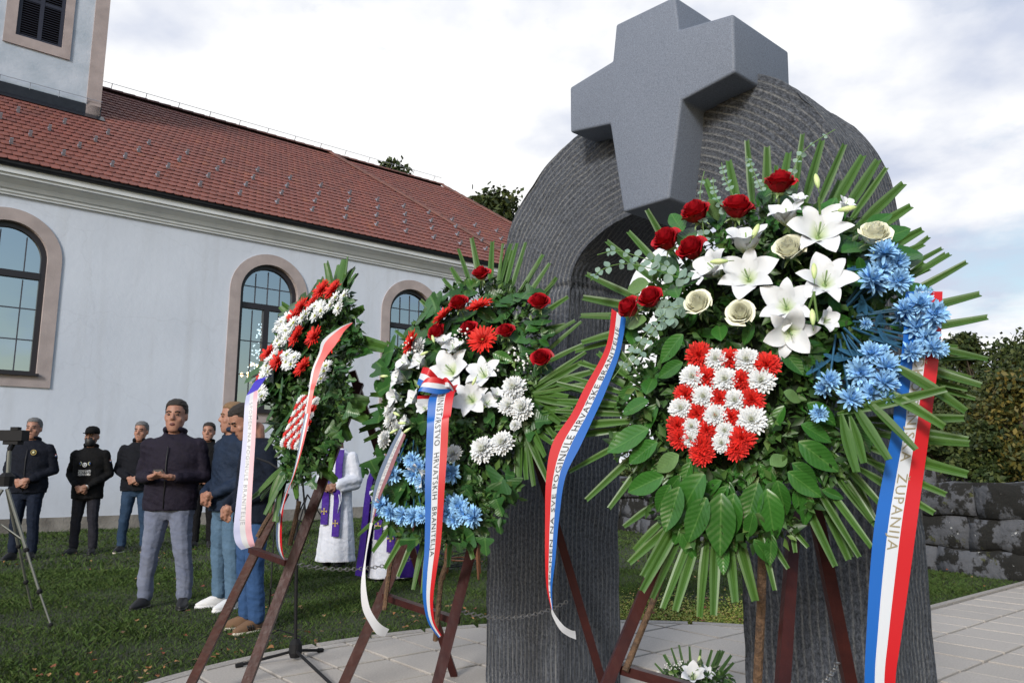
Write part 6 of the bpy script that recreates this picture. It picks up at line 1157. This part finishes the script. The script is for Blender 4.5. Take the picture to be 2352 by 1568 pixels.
for f_ in (f1, f2, f3):
    a = Vector((ap.x, ap.y, ap.z-.01))+(f_-ap)*.04; m_ = a.lerp(f_, .45); n_ = a.lerp(f_, .75); lg = MB(); lg.tube([a, m_], .014, 8); lg = lg.build('leg', alu, tr_)
    q = MB(); q.tube([m_, n_], .010, 8); q.tube([n_, f_+UP*.02], .008, 8); q.build('leg_section', alu, lg)
    for c_ in (m_, n_): q = MB(); q.ball(c_, .022, 8); q.build('leg_lock', plast, lg)
    q = MB(); q.ball(f_+UP*.018, .018, 8); q.build('rubber_foot', plast, lg)
    q = MB(); q.tube([Vector((ap.x, ap.y, ap.z-.33)), a.lerp(f_, .38)], .006, 6); q.build('brace', alu, tr_)
cb = empty('video_camera', at(28, 1025, tY)); tag(cb, 'small black camera mounted on top of the tripod in front of the grey-haired man', 'camera'); c0 = at(32, 1000, tY)
mb = MB(); mb.box(c0, (.19, .10, .085)); mb.build('camera_body', plast, cb)
mb = MB(); mb.tube([c0+Vector((0, .05, 0)), c0+Vector((0, .14, 0))], .034, 14); mb.build('lens', plast, cb)
mb = MB(); mb.box(c0+Vector((.03, -.03, .055)), (.06, .05, .025)); mb.build('viewfinder', plast, cb)
mb = MB(); mb.box(c0-UP*.058, (.12, .08, .03)); mb.tube([c0-UP*.06, at(22, 1032, tY)], .022, 10); mb.build('tripod_head', plast, cb)
mb = MB(); mb.tube([c0-UP*.06, c0+Vector((.07, -.16, -.12))], .008, 6); mb.build('pan_handle', plast, cb)
ms_ = gnd(677, 1528); mi = empty('microphone_stand', ms_); tag(mi, 'black microphone stand with round folding base on the paving between the wreaths', 'microphone stand'); tp_ = at(684, 1098, ms_.y)
mb = MB(); mb.tube([ms_+UP*.08, ms_.lerp(tp_, .55)], .011, 10); mb.build('lower_pole', plast, mi); mb = MB(); mb.tube([ms_.lerp(tp_, .53), tp_], .008, 8); mb.build('upper_pole', plast, mi)
mb = MB(); mb.loft([(ms_.x, ms_.y, .05, .03, .03), (ms_.x, ms_.y, .08, .042, .042), (ms_.x, ms_.y, .13, .038, .038), (ms_.x, ms_.y, .16, .018, .018)], 14); mb.build('hub', plast, mi)
for q in ((545, 1546), (737, 1509), (770, 1600)):
    g_ = gnd(*q); g_ = g_+UP*.045; d_ = (g_-(ms_+UP*.09)).normalized(); lg = MB(); lg.tube([ms_+UP*.09, g_], .009, 8); lg = lg.build('leg', plast, mi); r_ = MB(); r_.tube([g_-d_*.03, g_+d_*.012], .014, 8); r_.build('rubber_foot', plast, lg)
mb = MB(); mb.tube([tp_-UP*.02, tp_+Vector((-.22, .1, .10)), tp_+Vector((-.32, .15, .13))], .007, 8); mb.build('boom_arm', plast, mi); mb = MB(); mb.ball(tp_, .022, 8); mb.build('clamp', plast, mi)
s2 = gnd(702, 1235); st2 = empty('speaker_stand', s2); tag(st2, 'dark folding tripod stand on the lawn behind the microphone stand', 'stand'); t2 = at(695, 1105, s2.y)
mb = MB(); mb.tube([s2+UP*.25, t2], .018, 8); mb.build('pole', plast, st2)
for k in range(3): a = .4+k*2.09; q = s2+Vector((math.cos(a)*.5, math.sin(a)*.5, .01)); mb = MB(); mb.tube([s2+UP*.75, q], .013, 6); mb.build('leg', plast, st2); mb = MB(); mb.tube([s2+UP*.27, (s2+UP*.75).lerp(q, .6)], .009, 6); mb.build('brace', plast, st2)
# chair
cg = gnd(1062, 1325); cw_ = mat('bentwood', (.17, .065, .028), .4, c2=(.10, .04, .02), vs=20); chr_ = empty('chair', cg); tag(chr_, 'brown bentwood chair with dark seat on the lawn behind the middle wreath', 'chair')
mb = MB(); mb.loft([(cg.x, cg.y, .44, .21, .21), (cg.x, cg.y, .475, .22, .22)], 20); mb.build('seat', cw_, chr_); mb = MB(); mb.loft([(cg.x, cg.y, .476, .19, .19), (cg.x, cg.y, .50, .17, .17)], 20); mb.build('cushion', j_black, chr_)
for sx, sy in ((-1, -1), (1, -1), (-1, 1), (1, 1)): mb = MB(); mb.tube([cg+Vector((sx*.16, sy*.16, .45)), cg+Vector((sx*.19, sy*.20, 0))], [.02, .014], 8); mb.build('leg', cw_, chr_)
mb = MB(); mb.tube([cg+Vector((math.cos(t)*.165, math.sin(t)*.165, .2)) for t in np.linspace(0, 6.283, 20)], .009, 6); mb.build('stretcher', cw_, chr_)
mb = MB(); mb.tube([cg+Vector((-.19*math.cos(t) if True else 0, .19+.05*math.sin(t), .47+.42*math.sin(t)**.6 if math.sin(t) > 0 else .47)) for t in np.linspace(0, math.pi, 16)], .013, 8); mb.build('backrest', cw_, chr_)
# cables on the grass
cab = MB()
cab.tube([tuple(at(632, 1180, ms_.y+.3)), tuple(at(622, 1350, ms_.y+.2)), tuple(gnd(612, 1470)+UP*.03), tuple(gnd(640, 1455)+UP*.03), tuple(gnd(690, 1475)+UP*.04), tuple(ms_+UP*.06)], .005, 6); tag(cab.build('cable', plast), 'black cable running down beside the microphone stand to the grass', 'cable')
cab = MB(); P_ = [gnd(1010+60*math.sin(k*1.9)+k*3, 1290+22*math.cos(k*1.3))+UP*.05 for k in range(14)]; C_ = cr([tuple(p) for p in P_], 60); cab.tube([tuple(c_) for c_ in C_], .007, 5); tag(cab.build('cable', plast), 'loose black cable tangled on the lawn around the chair', 'cable')
